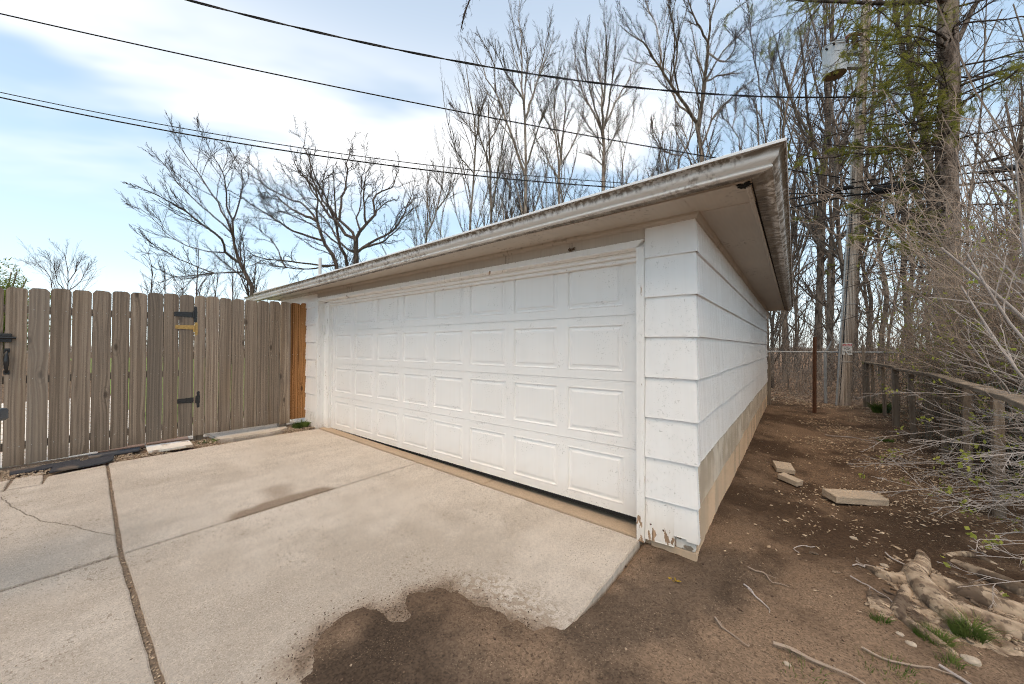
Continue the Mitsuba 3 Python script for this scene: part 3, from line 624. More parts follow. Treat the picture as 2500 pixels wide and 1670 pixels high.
 'we': [[0.13,0.039,[0.21,19.93,-0.3],[0.2,19.93,1.52],[0.15,19.5,4.34],[0.49,19.38,7.08],[0.58,19.11,9.55],[1.35,19.42,11.39]],[0.044,0.01,[0.4,19.43,6.31],[0.88,19.26,8.54],[2.38,19.94,9.53]],[0.038,0.01,[0.15,19.5,4.34],[-0.26,17.69,6.03],[-0.15,16.92,6.93]]],
 'wf': [[0.066,0.02,[-0.07,12.09,-0.3],[-0.06,12.09,1.19],[0.0,12.0,2.54],[0.38,12.19,3.48],[0.97,12.55,4.14]],[0.035,0.01,[-0.05,12.02,2.0],[-0.08,11.5,2.77],[0.09,11.13,3.49]]],
}

# ------------------------------------------------------------------ ground
def slabz(x):
    return -0.083 - 0.0146 * x


DIRT = [(-0.37, -1.13), (-0.5, -1.2), (-0.61, -1.22), (-0.82, -1.22), (-0.99, -1.23), (-1.09, -1.25), (-1.16, -1.35), (-1.19, -1.45), (-1.14, -1.5), (-1.06, -1.52), (-1.03, -1.57),
        (-1.11, -1.61), (-1.21, -1.63), (-1.29, -1.67), (-1.33, -1.73), (-1.32, -1.8), (-1.32, -1.87), (-1.28, -1.93), (-1.2, -1.96), (-1.13, -2.02), (-1.0, -2.2), (-0.95, -4.0), (7, -4.0), (7, -1.13)]


def signed(poly, X, Y):
    """distance inside (+) and outside (-) of a polygon"""
    sh = X.shape; x, y = X.ravel(), Y.ravel()
    pg = Polygon(poly); shapely.prepare(pg)
    near = (x > -3.5) & (x < 1.2) & (y > -4.5) & (y < 0.2)
    d = np.full(x.shape, 1.0)
    P = np.array(poly); A = P; B = np.roll(P, -1, 0)
    xs, ys = x[near], y[near]
    dm = np.full(xs.shape, 9.0)
    for a, b in zip(A, B):
        e = b - a
        t = np.clip(((xs - a[0]) * e[0] + (ys - a[1]) * e[1]) / (e @ e), 0, 1)
        dm = np.minimum(dm, np.hypot(xs - a[0] - e[0] * t, ys - a[1] - e[1] * t))
    d[near] = dm
    ins = shapely.contains_xy(pg, x, y)
    return (np.where(ins, 1, -1) * d).reshape(sh)


def sst(a, b, x):
    t = np.clip((x - a) / (b - a), 0, 1)
    return t * t * (3 - 2 * t)


def ground(X, Y):
    n = 0.030 * npfbm(X, Y, 0.9, 3, 3) + 0.020 * npfbm(X, Y, 5.0, 3, 5) + 0.016 * npfbm(X, Y, 19.0, 2, 8)
    yard = -0.118 + 0.045 * sst(1.5, 8.5, Y) + 0.060 * np.exp(-(np.maximum(X, 0) / 0.28) ** 2) * sst(-0.05, 0.12, Y) * (1 - 0.4 * sst(1.2, 4, Y)) - 0.03 * np.exp(-((X - 0.75) / 0.35) ** 2) * sst(0, 2, Y)
    yard = yard + 0.05 * sst(1.6, 2.6, X) + 0.05 * sst(9, 14, Y) + n
    fore = slabz(np.minimum(X, 1.5)) + 0.028
    yard = yard * sst(-1.4, -0.5, Y) + (fore + n) * (1 - sst(-1.4, -0.5, Y))
    sd = signed(DIRT, X, Y) + 0.10 * npfbm(X, Y, 7.0, 4, 9) + 0.05 * npfbm(X, Y, 30.0, 2, 12)
    film = slabz(X) + np.where(sd > 0, np.minimum(sd * 0.11, 0.034) + 0.6 * n * sst(0, .25, sd), sd * 0.35)
    film = np.maximum(film, slabz(X) - 0.14)
    onslab = (1 - sst(-0.40, -0.36, X))
    inslab = sst(-1.14, -1.18, Y) * 0 + 1
    z = film * onslab + np.where(Y < -1.13, np.maximum(np.where(sd > -.3, yard, yard), slabz(X) - .02), yard) * (1 - onslab)
    # under the drive, the garage and the strip by the gate: below everything built there
    low = (X < -1.6) & (X > -5.6) & (Y < 8.0)
    z = np.where(low | ((X < -0.1) & (X > -7.2) & (Y > 0.02) & (Y < 7.8)), slabz(X) - 0.14, z)
    left = sst(-5.55, -5.75, X)
    z = np.where(X < -5.5, slabz(X) - 0.14 + 0.125 * left + 0.02 * left * npfbm(X, Y, 6, 3, 4), z)
    z = np.where(X < -6.3, -0.02, z)
    return z + 0.0


def grow_axis(a, b, step, lo, hi):
    v = list(np.arange(a, b + 1e-9, step)); s, x = step, b
    while x < hi:
        s *= 1.25; x += s; v.append(min(x, hi))
    s, x = step, a
    while x > lo:
        s *= 1.25; x -= s; v.insert(0, max(x, lo))
    return np.array(v)


struct('ground', heightfield(grow_axis(-1.55, 2.7, 0.021, -120, 120), grow_axis(-2.4, 3.2, 0.021, -60, 150), ground), 'm_soil', smooth=True,
       label='bare dark soil strewn with chips and leaf mould beside the garage')
struct('lawn', bx(-60, -7.6, -1.7, 60, -0.05, -0.006), 'm_lawn', label='green lawn glimpsed between the fence boards')
struct('patio', cat_([bx(-14, -6.34, -9.0, -1.72, -0.05, 0.001), bx(-7.59, -6.34, -1.719, 3, -.05, .001)]), 'm_paver_white', label='pale paving behind the gate')


def ragged(poly, amp=0.004, step=0.03, seed=0):
    r = np.random.default_rng(seed)
    p = poly.segmentize(step)
    c = np.array(p.exterior.coords)[:-1]
    c = c + amp * 2 * np.stack([npfbm(c[:, 0] + seed, c[:, 1], 9, 3, seed), npfbm(c[:, 0], c[:, 1] + seed, 9, 3, seed + 5)], 1)
    return Polygon(c).buffer(0)


def slab_mesh(poly, th=0.11, top=0.0, ch=0.006, seed=0, amp=0.004):
    """flat slab with a small worn edge, lying on the drive's slope"""
    outer = ragged(poly, amp, 0.05, seed)
    inner = outer.buffer(-ch)
    if inner.geom_type != 'Polygon': inner = max(inner.geoms, key=lambda g: g.area)
    m = extr(outer, th); m.apply_translation((0, 0, -th - ch * .8))
    cap = extr(inner, ch * 1.5); cap.apply_translation((0, 0, -ch * 1.5))
    m = cat_([m, cap])
    v = m.vertices.copy(); v[:, 2] += slabz(v[:, 0]) + top
    m.vertices = v
    return m


# the drive: five slabs, a cracked-off corner, joints, and the strip in front of the door
DR = 'driveway'; USED.add(DR)
jb = -2.985
put(DR, slab_mesh(Polygon([(-5.75, -4.9), (-0.5, -4.9), (-0.5, 0.13), (-5.60, 0.13)]), 0.06, -0.016, seed=3), 'm_joint')
labels[DR] = {'kind': 'structure', 'label': 'tan concrete drive of large slabs in front of the garage'}
quads = [[(jb + .006, -2.398), (-0.365, -2.398), (-0.372, -0.012), (jb - .01, -0.012)],
         [(-5.645, -2.30), (jb - .007, -2.398), (jb - .022, -0.012), (-5.60, -0.012), (-5.655, -0.6)],
         [(jb + .008, -4.7), (-0.5, -4.7), (-0.9, -2.426), (jb + .008, -2.426)],
         [(-5.24, -2.99), (-5.235, -2.755), (-5.52, -2.725), (-5.60, -2.325), (jb - .015, -2.424), (jb - .015, -4.7), (-5.3, -4.7)]]
for i, q in enumerate(quads):
    part(DR, 'slab', slab_mesh(Polygon(q), 0.10, 0.0, seed=i + 1, amp=0.005), 'm_concrete', smooth=False)
part(DR, 'slab', slab_mesh(Polygon([(-5.70, -2.935), (-5.78, -2.75), (-5.255, -2.765), (-5.265, -2.965)]), 0.08, -0.004, seed=9, amp=.012), 'm_concrete', label='small broken-off corner piece of the drive')
part(DR, 'slab', slab_mesh(Polygon([(-5.9, -3.6), (-5.74, -2.955), (-5.285, -2.985), (-5.33, -3.6)]), 0.08, -0.004, seed=10, amp=.012), 'm_concrete')
part(DR, 'apron', slab_mesh(Polygon([(-1.95, -0.003), (-0.39, -0.003), (-0.39, 0.30), (-1.95, 0.30)]), 0.10, 0.007, seed=12, amp=.002), 'm_apron')
part(DR, 'apron', slab_mesh(Polygon([(-5.62, -0.003), (-1.955, -0.003), (-1.955, 0.30), (-5.62, 0.30)]), 0.10, 0.007, seed=13, amp=.002), 'm_apron')
single('old_concrete_pad', 'weathered grey concrete pad under the fixed boards of the wooden fence', 'concrete pad', slab_mesh(Polygon([(-7.4, -1.34), (-5.90, -1.24), (-5.82, -0.62), (-5.98, -0.30), (-7.4, -0.2)]), .10, 0.012, ch=.02, seed=21, amp=.03), 'm_concrete')

# ------------------------------------------------------------------ garage
H_ = 0.2911; Z1 = 1.9986; WL = 7.905; XL = -7.25
RC = 0.14
G = thing('garage', 'white clapboard garage with wide panelled door and stained overhanging eaves', 'garage')
part(G, 'foundation', cat_([bx(-0.385, -0.012, 0.022, 0.09, -0.5, -0.066), bx(XL, -5.66, 0.05, 0.2, -0.4, 0.02), bx(-0.40, -0.10, 0.034, 0.3, -0.4, 0.03)]), 'm_foundation')
# thicker footing course along the side, with the sloped top seen under the boards
part(G, 'foundation', cat_([bx(-0.3, 0.004, 0.042, WL - .02, -0.5, 0.238)]), 'm_foundation')
part(G, 'foundation_block', cbox(-0.128, -0.004, 0.004, 0.16, -0.055, 0.035, .006), 'm_block_white', label='chipped whitewashed block exposed at the corner')
part(G, 'foundation_block', cbox(-0.30, 0.0065, 0.007, 0.30, -0.42, -0.0575, .006), 'm_foundation')
WF = part(G, 'front_wall', cat_([bx(-0.395, -0.02, 0.02, 0.12, -0.05, 2.34), bx(XL, -5.632, 0.02, 0.12, -0.05, 2.34), bx(-5.64, -0.39, 0.02, 0.12, 2.13, 2.34)]), 'm_siding_front')
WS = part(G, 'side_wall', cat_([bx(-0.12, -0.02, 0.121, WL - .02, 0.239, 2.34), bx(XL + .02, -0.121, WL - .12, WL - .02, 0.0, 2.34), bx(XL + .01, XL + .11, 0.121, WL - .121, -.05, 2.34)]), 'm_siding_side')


def clap(x0, x1, zb, zt, wavy=0.0, seed=0, notch=None, seg=0.12, proud=0.021):
    """siding board along x at y=0 face: bottom edge stands proud; returned in the frame x along, y out (negative = out)"""
    n = max(2, int((x1 - x0) / seg) + 1)
    xs = np.linspace(x0, x1, n)
    V, F = [], []
    w = wavy * npfbm(xs + seed * 3.7, xs * 0 + seed, 2.1, 3, seed) * 2
    w2 = wavy * 0.7 * npfbm(xs + seed * 1.7, xs * 0 + seed, 3.1, 2, seed + 4) * 2
    for i, x in enumerate(xs):
        b = zb + w[i]
        if notch and x > notch[0]: b = notch[1]
        V += [(x, -proud - w2[i], b), (x, -proud - w2[i] + .002, b + .004), (x, -0.003, zt), (x, 0.012, zt), (x, 0.012, b)]
    V = np.array(V); k = 5
    for i in range(n - 1):
        for j in range(k):
            a, b = i * k + j, i * k + (j + 1) % k
            F += [(a, b, b + k), (a, b + k, a + k)]
    for s, flip in ((0, False), ((n - 1) * k, True)):
        for j in range(1, k - 1):
            t = (s, s + j, s + j + 1); F.append(t[::-1] if not flip else t)
    m = trimesh.Trimesh(V, np.array(F), process=False)
    m.fix_normals()
    return m


def to_side(m):
    v = m.vertices.copy()
    m.vertices = np.stack([-v[:, 1], v[:, 0], v[:, 2]], 1)
    m.invert()
    return m


rr = random.Random(4)
for k in range(-1, 7):
    zb, zt = Z1 - (k + 1 - 1) * H_, Z1 - (k - 1) * H_ + 0.012
    if k == -1: continue
    zt = min(zt, 2.235)
    last = (k == 6)
    # right of the door
    b = clap(-0.331, -0.052, zb, zt, 0.0025 if k < 5 else 0.006, k, seg=.03)
    part(WF, 'siding_board', b, 'm_siding_front')
    part(WF, 'siding_board', clap(XL, -5.685, zb, zt, 0.002, k + 20), 'm_siding_front')
    # corner cap of sheet metal wrapping both faces
    cap = np.array([(-0.052, -0.0235, zb - .003), (0.0235, -0.0235, zb - .003), (0.0235, 0.036, zb - .003), (-0.052, -0.005, zt), (0.006, -0.005, zt), (0.006, 0.036, zt)])
    cap2 = cap.copy(); cap2[[0, 3], 1] += .004; cap2[[1, 4]] += (-.004, .004, 0); cap2[[2, 5], 0] -= .004
    cv = np.vstack([cap, cap2])
    cf = [(0, 1, 4), (0, 4, 3), (1, 2, 5), (1, 5, 4), (6, 10, 7), (6, 9, 10), (7, 11, 8), (7, 10, 11), (0, 7, 1), (0, 6, 7), (1, 8, 2), (1, 7, 8), (0, 3, 9), (0, 9, 6), (2, 8, 11), (2, 11, 5)]
    part(G, 'corner_cap', trimesh.Trimesh(cv, cf, process=False), 'm_siding_front')
    # side wall: boards of about 2.4 m in broken bond
    off = [2.74, 5.38, 3.9, 5.5, 2.72, 4.6, 2.7][k]
    cuts = sorted({0.037, WL - 0.004, *[c for c in (off - 2.6, off, off + 2.6) if 0.5 < c < WL - .4]})
    for a, c in zip(cuts[:-1], cuts[1:]):
        last_ = k == 6
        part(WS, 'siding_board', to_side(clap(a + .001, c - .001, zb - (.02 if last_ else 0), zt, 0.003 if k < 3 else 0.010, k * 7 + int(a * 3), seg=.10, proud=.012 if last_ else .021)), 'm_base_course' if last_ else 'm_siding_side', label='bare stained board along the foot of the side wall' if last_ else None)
# course under the last full board: stained strip along the side, chipped end on the front
part(WF, 'siding_board', clap(-0.331, -0.132, -0.052, 0.26, 0.010, 41, seg=.012), 'm_trim', label='lowest siding piece with flaked edge and two rusty nail heads')
part(WF, 'siding_board', clap(-0.133, -0.052, 0.030, 0.26, 0.0, 42, seg=.03), 'm_siding_front')
part(WF, 'siding_board', clap(XL, -5.685, -0.01, 0.26, 0.003, 44), 'm_trim')
part(G, 'corner_cap', trimesh.Trimesh(cv + np.array([0, 0, 0.0]) - np.array([0.0, 0, H_ - 0.06]), cf, process=False), 'm_siding_front')
for x, z in ((-0.292, 0.040), (-0.205, 0.022)):
    s = trimesh.creation.icosphere(subdivisions=1, radius=.0065); s.apply_scale((1, .5, 1)); s.apply_translation((x, -0.0165, z + .02))
    part(G, 'nail_head', s, 'm_rust')
# frieze moulding under the soffit
prof_f = np.array([(0.0, 0.0), (-0.018, 0.002), (-0.020, 0.010), (-0.034, 0.024), (-0.036, 0.040), (0, 0.040)])
m, uv = loft(prof_f, [((XL, 0, 2.218), (0, 1, 0), (0, 0, 1)), ((-0.0, 0, 2.222), (-1, 1, 0), (0, 0, 1)), ((0, WL, 2.222), (-1, 0, 0), (0, 0, 1))])
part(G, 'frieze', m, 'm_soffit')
# panels above the door casing, with butt joints
xsj = [-5.69, -4.52, -3.3, -2.07, -1.255, -0.96, -0.331]
for a, c in zip(xsj[:-1], xsj[1:]):
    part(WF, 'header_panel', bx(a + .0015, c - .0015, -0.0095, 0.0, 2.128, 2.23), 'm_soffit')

# casing and reveals
CAS = 'm_trim'
part(G, 'door_casing', cbox(-0.3915, -0.3335, -0.030, 0.019, -0.085, 2.088, .004), CAS, label='flaking right casing of the garage door')
part(G, 'door_casing', cbox(-5.684, -5.630, -0.030, 0.019, -0.02, 2.088, .004), CAS)
head = trimesh.Trimesh(*(lambda V: (V, trimesh.convex.convex_hull(V).faces))(np.array([(x, y, z) for x, y, z in [(-5.684, -.030, 2.139), (-0.3335, -.030, 2.139), (-0.3915, -.030, 2.0885), (-5.630, -.030, 2.0885), (-5.684, .019, 2.139), (-0.3335, .019, 2.139), (-0.3915, .019, 2.0885), (-5.630, .019, 2.0885)]])), process=False)
part(G, 'door_casing', trimesh.convex.convex_hull(np.array(head.vertices)), CAS)
part(G, 'door_jamb', bx(-5.68, -5.632, 0.0195, 0.135, -0.02, 2.13), CAS)
part(G, 'door_jamb', bx(-0.388, -0.34, 0.0195, 0.30, -0.08, 2.13), CAS)
part(G, 'door_jamb', bx(-5.6315, -0.3885, 0.0195, 0.10, 2.083, 2.13), CAS)
part(G, 'door_stop', cbox(-5.66, -5.49, 0.085, 0.130, 0.0, 2.06, .004), CAS)
part(G, 'door_stop', cbox(-5.489, -0.389, 0.060, 0.105, 2.048, 2.082, .003), CAS)
part(G, 'door_stop', cbox(-5.489, -0.389, 0.100, 0.136, 2.014, 2.0475, .003), CAS)
part(G, 'door_stop', bx(-5.66, -5.455, 0.131, 0.138, 0.0, 2.06), CAS)

# the door: four sections of eight raised panels
D = 'garage__door'; USED.add(D)
put(D, bx(-5.62, -0.36, RC + .012, RC + .04, 0.004, 2.10), 'm_door')
S_ = 0.5334; P0, PP, PW = -5.3634, 0.6139, 0.5158
ZB, ZTT = 0.076, 0.464
for r in range(4):
    z0 = r * S_ + (0.002 if r else 0.004)
    z1 = (r + 1) * S_ - 0.003
    outer = sbox(-5.62, z0, -0.36, z1)
    holes = [sbox(P0 + i * PP, r * S_ + ZB, P0 + i * PP + PW, r * S_ + ZTT) for i in range(8)]
    pg = outer
    for h in holes: pg = pg.difference(h)
    m = extr(pg, 0.012)
    v = m.vertices.copy(); m.vertices = np.stack([v[:, 0], RC + 0.012 - v[:, 2], v[:, 1]], 1)
    m.fix_normals()
    lip = cat_([bx(-5.62, -0.36, RC - .0018, RC, z1 - .009, z1 - .003), bx(-5.62, -0.36, RC - .0018, RC, z0 + .004, z0 + .010)])
    part(D, 'section', cat_([m, lip]), 'm_door')
    for i in range(8):
        xa, xb, za, zb = P0 + i * PP, P0 + i * PP + PW, r * S_ + ZB, r * S_ + ZTT
        rings = [(0, 0.0), (0.004, -0.004), (0.009, -0.004), (0.013, 0.008), (0.017, 0.012), (0.044, 0.006), (0.048, 0.0)]
        V = []
        for ins, dep in rings:
            V += [(xa + ins, RC + dep, za + ins), (xb - ins, RC + dep, za + ins), (xb - ins, RC + dep, zb - ins), (xa + ins, RC + dep, zb - ins)]
        F = []
        for j in range(len(rings) - 1):
            for e in range(4):
                a, b = j * 4 + e, j * 4 + (e + 1) % 4
                F += [(a, b, b + 4), (a, b + 4, a + 4)]
        q = (len(rings) - 1) * 4
        F += [(q, q + 1, q + 2), (q, q + 2, q + 3)]
        part(D, 'panel', trimesh.Trimesh(np.array(V), F, process=False), 'm_door')
part(D, 'bottom_seal', bx(-5.6, -0.37, RC - .004, RC + .03, -0.022, 0.0035), 'm_black_gap')
# dark inside, so that the gap under the door reads dark
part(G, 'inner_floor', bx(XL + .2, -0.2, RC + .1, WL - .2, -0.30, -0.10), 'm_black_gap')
kp = cbox(-5.6295, -5.600, 0.055, 0.128, 1.535, 1.695, .004)
single('door_opener_keypad', 'small white plastic keypad box on the left door jamb', 'keypad', cat_([kp, cbox(-5.601, -5.597, 0.062, 0.121, 1.56, 1.69, .002)]), 'm_white_plastic')

single('mud_nest', 'dark crumbling insect nest stuck above the door casing', 'nest', scatter([rock_mesh(s, 1, .7) for s in range(3)], np.stack([RNG.uniform(-0.96, -0.91, 16), np.full(16, -.022), 2.150 + RNG.uniform(0, .025, 16)], 1), RNG.uniform(.005, .011, 16), RNG.uniform(0, 6, 16)), 'm_clod')
# eaves: soffit, fascia, gutter, drip edge, roof
OH = 0.355
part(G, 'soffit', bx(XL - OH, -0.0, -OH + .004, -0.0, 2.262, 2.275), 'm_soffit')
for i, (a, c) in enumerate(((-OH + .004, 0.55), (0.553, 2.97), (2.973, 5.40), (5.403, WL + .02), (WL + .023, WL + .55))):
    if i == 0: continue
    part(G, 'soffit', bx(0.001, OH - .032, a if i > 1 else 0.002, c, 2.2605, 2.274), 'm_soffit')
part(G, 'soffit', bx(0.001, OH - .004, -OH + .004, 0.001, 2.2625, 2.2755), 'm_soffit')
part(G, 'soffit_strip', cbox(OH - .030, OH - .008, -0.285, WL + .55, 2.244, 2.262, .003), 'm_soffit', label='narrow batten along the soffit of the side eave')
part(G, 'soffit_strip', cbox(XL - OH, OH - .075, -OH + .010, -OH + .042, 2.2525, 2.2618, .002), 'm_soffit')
part(G, 'soffit_vent', bx(OH - .0075, OH + .002, -0.29, WL + .55, 2.2635, 2.272), 'm_black_gap', label='black open slot beside the batten')
part(G, 'torn_corner', scatter([rock_mesh(s, 1, .5) for s in range(3)], np.stack([RNG.uniform(.285, .345, 26), RNG.uniform(-.345, -.27, 26), np.full(26, 2.257)], 1), RNG.uniform(.006, .014, 26), RNG.uniform(0, 6, 26)), 'm_black_gap', label='black rotten hole at the corner of the soffit')
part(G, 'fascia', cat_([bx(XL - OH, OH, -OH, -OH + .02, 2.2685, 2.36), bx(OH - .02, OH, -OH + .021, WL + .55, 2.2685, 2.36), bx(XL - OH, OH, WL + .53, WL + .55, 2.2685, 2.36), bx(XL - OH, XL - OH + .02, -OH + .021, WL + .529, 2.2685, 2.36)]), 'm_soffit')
# gutter profile in (out, up) from the fascia face: top lip outwards, ogee, lip bead, flat bottom
t = np.linspace(0, 1, 13)
og = np.stack([0.155 - 0.008 * t - 0.050 * (t + 0.16 * np.sin(2 * np.pi * t)), -0.0 - 0.070 * t], 1)
gp = np.vstack([[(0.148, -0.006)], og, [(0.0945, -0.073), (0.100, -0.080), (0.1015, -0.086), (0.098, -0.0905), (0.092, -0.0915), (0.002, -0.086)]])
gp = gp[:, :]
ZG0, ZGL = 2.354, 2.262       # the gutter falls to the left
def gz(x): return ZG0 + (ZGL - ZG0) * (0.5 - x) / 8.2
mx = XL - OH
m, uv = loft(gp[::-1], [((x, -OH, gz(x)), (0, -1, 0), (0, 0, 1)) for x in np.linspace(mx, OH - .02, 30)] + [((OH, -OH, ZG0), (1, -1, 0), (0, 0, 1))])
uv[:, 1] = uv[:, 1].max() - uv[:, 1]
part(G, 'gutter', m, 'm_gutter', smooth=False, uv=uv)
m, uv = loft(gp[::-1], [((OH, -OH, ZG0), (1, -1, 0), (0, 0, 1))] + [((OH, y, ZG0 - .002 * y), (1, 0, 0), (0, 0, 1)) for y in np.linspace(-OH + .15, WL + .55, 40)])
uv[:, 1] = uv[:, 1].max() - uv[:, 1]
part(G, 'gutter', m, 'm_gutter_side', uv=uv, label='mould-streaked gutter along the side eave')
ey = WL + .55
part(G, 'gutter_end', extr(Polygon(np.vstack([gp, [(0.002, 0.0)]])), .003).apply_transform(np.array([[1, 0, 0, OH], [0, 0, 1, ey], [0, 1, 0, ZG0 - .002 * ey], [0, 0, 0, 1]])), 'm_gutter_side')
part(G, 'gutter_end', extr(Polygon(np.vstack([gp, [(0.002, 0.0)]])), .003).apply_transform(np.array([[0, 0, 1, mx - .003], [-1, 0, 0, -OH], [0, 1, 0, ZGL], [0, 0, 0, 1]])), 'm_gutter')
# drip edge: bright metal strip on top of the front gutter
dp = np.array([(-0.02, 0.0125), (0.156, 0.0115), (0.1585, 0.009), (0.1580, -0.0035), (0.154, -0.0040)])
m, uv = loft(dp[::-1], [((x, -OH, gz(x) + .002), (0, -1, 0), (0, 0, 1)) for x in np.linspace(-4.6, OH - .02, 20)] + [((OH, -OH, ZG0 + .002), (1, -1, 0), (0, 0, 1))])
part(G, 'drip_edge', m, 'm_drip', label='pale metal drip edge along the front of the roof')
m, uv = loft(dp[::-1], [((OH, -OH, ZG0 + .002), (1, -1, 0), (0, 0, 1)), ((OH, WL + .55, ZG0 - .016), (1, 0, 0), (0, 0, 1))])
part(G, 'drip_edge', m, 'm_drip')
rx = (mx - .10, OH + .10); ry = (-OH - .10, WL + .6)
rv = np.array([(rx[0], ry[0], 2.268), (rx[1], ry[0], 2.362), (rx[1], ry[1], 2.362), (rx[0], ry[1], 2.268), (rx[0] + 2.6, 3.9, 2.47), (rx[1] - 2.6, 3.9, 2.52)])
part(G, 'roof', trimesh.Trimesh(rv, [(0, 1, 5), (0, 5, 4), (1, 2, 5), (2, 3, 4), (2, 4, 5), (3, 0, 4)], process=False), 'm_roofing')
single('vent_pipe', 'white vent pipe standing on the roof above the left end of the garage', 'pipe', tube([(-5.86, 0.10, 2.15), (-5.86, 0.10, 2.63), (-5.855, 0.10, 2.86)], 0.026, 12), 'm_white_plastic', smooth=30)

# ------------------------------------------------------------------ fence and gate (plane x = -6.1, running along y)
FX = -6.1
EY = [-3.033, -2.886, -2.736, -2.58, -2.426, -2.267, -2.112, -1.956, -1.801, -1.648, -1.488, -1.365, -1.21, -1.057, -0.897, -0.732, -0.572, -0.415, -0.257, -0.097, 0.021]


def board(y0, y1, z0, z1, x=FX, th=0.017, ear=0.027, seed=0, lean=0.0):
    r = np.random.default_rng(seed + 77)
    e = ear * r.uniform(.8, 1.2)
    rd = r.uniform(-.004, .004, 8)
    poly = Polygon([(y0, z0 + rd[0]), (y1, z0 + rd[1]), (y1, z1 - e + rd[2]), (y1 - e * .8, z1 + rd[3]), ((y0 + y1) / 2, z1 + .004 + rd[3]), (y0 + e * .8, z1 + rd[4]), (y0, z1 - e + rd[5])])
    m = extr(poly, th)
    v = m.vertices.copy()
    yc = (y0 + y1) / 2
    w = np.stack([x - th + v[:, 2] + r.uniform(-.004, .004), v[:, 0] + lean * (v[:, 1] - z0), v[:, 1]], 1)
    m = trimesh.Trimesh(w, m.faces, process=False)
    m.fix_normals()
    m.unmerge_vertices()
    off = seed * 3.0 + 1.5
    vv = m.vertices
    uv = np.stack([off + (vv[:, 1] - yc) + (x - vv[:, 0]), vv[:, 2] + seed * 1.37], 1)
    return m, uv


def rail(y0, y1, z0, z1, x0, x1, seed):
    m = cbox(x0, x1, y0, y1, z0, z1, .003); m.unmerge_vertices()
    v = m.vertices
    return m, np.stack([seed * 3 + 1.5 + v[:, 2] * 1.0 - z0 + v[:, 0], v[:, 1] + seed], 1)


def screws(y, zs, x=FX + .0005):
    out = []
    for z in zs:
        for dy in (-.035, .035):
            s = trimesh.creation.cylinder(radius=.0035, height=.003, sections=8)
            s.apply_transform(trimesh.transformations.rotation_matrix(math.pi / 2, (0, 1, 0))); s.apply_translation((x, y + dy, z)); out.append(s)
    return cat_(out)


GT = thing('wooden_gate', 'weathered grey board gate with black strap hinges and black latch', 'gate')
for i in range(10):
    y0, y1 = EY[i] + .0035, EY[i + 1] - .003
    zt = 1.972 + 0.009 * i + 0.004 * (i % 3); zb = 0.045 + 0.0055 * i
    m, uv = board(y0, y1, zb, zt, seed=i + 1)
    b = part(GT, 'board', m, 'm_wood_grey', uv=uv)
    part(b, 'screw', screws((y0 + y1) / 2, (1.74, 0.98, 0.25)), 'm_galv')
for z, s in ((1.70, 41), (0.93, 42), (0.21, 43)):
    m, uv = rail(-3.08, -1.50, z, z + .085, FX - .057, FX - .0215, s)
    part(GT, 'rail', m, 'm_wood_grey', uv=uv)


def strap_hinge(y0, y1, z, yp, zp0, zp1, w0, w1, x=FX + .003, tip=0):
    sh = Polygon([(y0, z - w0), (y0 + .008, z - w0 - .002), (y1, z - w1), (y1, z + w1), (y0 + .008, z + w0 + .002), (y0, z + w0)])
    m = extr(sh, .005); v = m.vertices.copy(); m.vertices = np.stack([x + v[:, 2], v[:, 0], v[:, 1]], 1); m.fix_normals()
    ov = LineString([(yp, zp0 + .012), (yp, zp1 - .012)]).buffer(.016)
    mid = sbox(yp - .019, (zp0 + zp1) / 2 - .055, yp + .019, (zp0 + zp1) / 2 + .055)
    pl = extr(ov.union(mid), .006); v = pl.vertices.copy(); pl.vertices = np.stack([x + .001 + v[:, 2], v[:, 0], v[:, 1]], 1); pl.fix_normals()
    kn = trimesh.creation.cylinder(radius=.010, height=.095, sections=12); kn.apply_translation((x + .010, yp - .022, (zp0 + zp1) / 2))
    bolts = []
    for yy, zz in ((y0 + .025, z), (y0 + .09, z), (y1 - .03, z), (yp, zp0 + .03), (yp, zp1 - .03)):
        s = trimesh.creation.icosphere(subdivisions=1, radius=.007); s.apply_scale((.6, 1, 1)); s.apply_translation((x + .006, yy, zz)); bolts.append(s)
    return m, cat_([pl, kn]), cat_(bolts)


for lab, z, yy0, yy1, yp, a, b, bs, w0, w1 in (('upper black strap hinge', 1.782, -1.700, -1.512, -1.478, 1.675, 1.896, 'm_black_metal', .028, .036), ('lower black strap hinge', 0.588, -1.655, -1.462, -1.437, 0.481, 0.703, 'm_black_metal', .028, .037), ('old brass strap hinge', 1.606, -1.686, -1.500, -1.470, 1.499, 1.677, 'm_brass', .024, .030)):
    st, pl, bo = strap_hinge(yy0, yy1, z, yp, a, b, w0, w1)
    hk = part(GT, 'hinge', st, bs, label=lab)
    part(hk, 'plate', pl, bs, smooth=30); part(hk, 'bolt', bo, bs, smooth=30)
lk = part(GT, 'latch', cat_([cbox(FX + .003, FX + .030, -3.16, -2.985, 1.395, 1.408, .003), cbox(FX + .003, FX + .030, -3.16, -2.985, 1.445, 1.458, .003), cbox(FX + .003, FX + .024, -3.16, -2.985, 1.38, 1.473, .004)]), 'm_black_metal', label='black sliding latch')
bt = trimesh.creation.cylinder(radius=.013, height=.30, sections=14); bt.apply_transform(trimesh.transformations.rotation_matrix(math.pi / 2, (1, 0, 0))); bt.apply_translation((FX + .026, -3.108, 1.427))
part(lk, 'bolt', bt, 'm_black_metal', smooth=30)
hp = resample([(FX + .006, -3.015, 1.29), (FX + .034, -3.015, 1.262), (FX + .046, -3.015, 1.17), (FX + .034, -3.015, 1.085), (FX + .006, -3.015, 1.058)], 14)
hd = part(GT, 'handle', tube(hp, [.010, .014, .020, .014, .010], 10), 'm_black_metal', smooth=40, label='black pull handle')
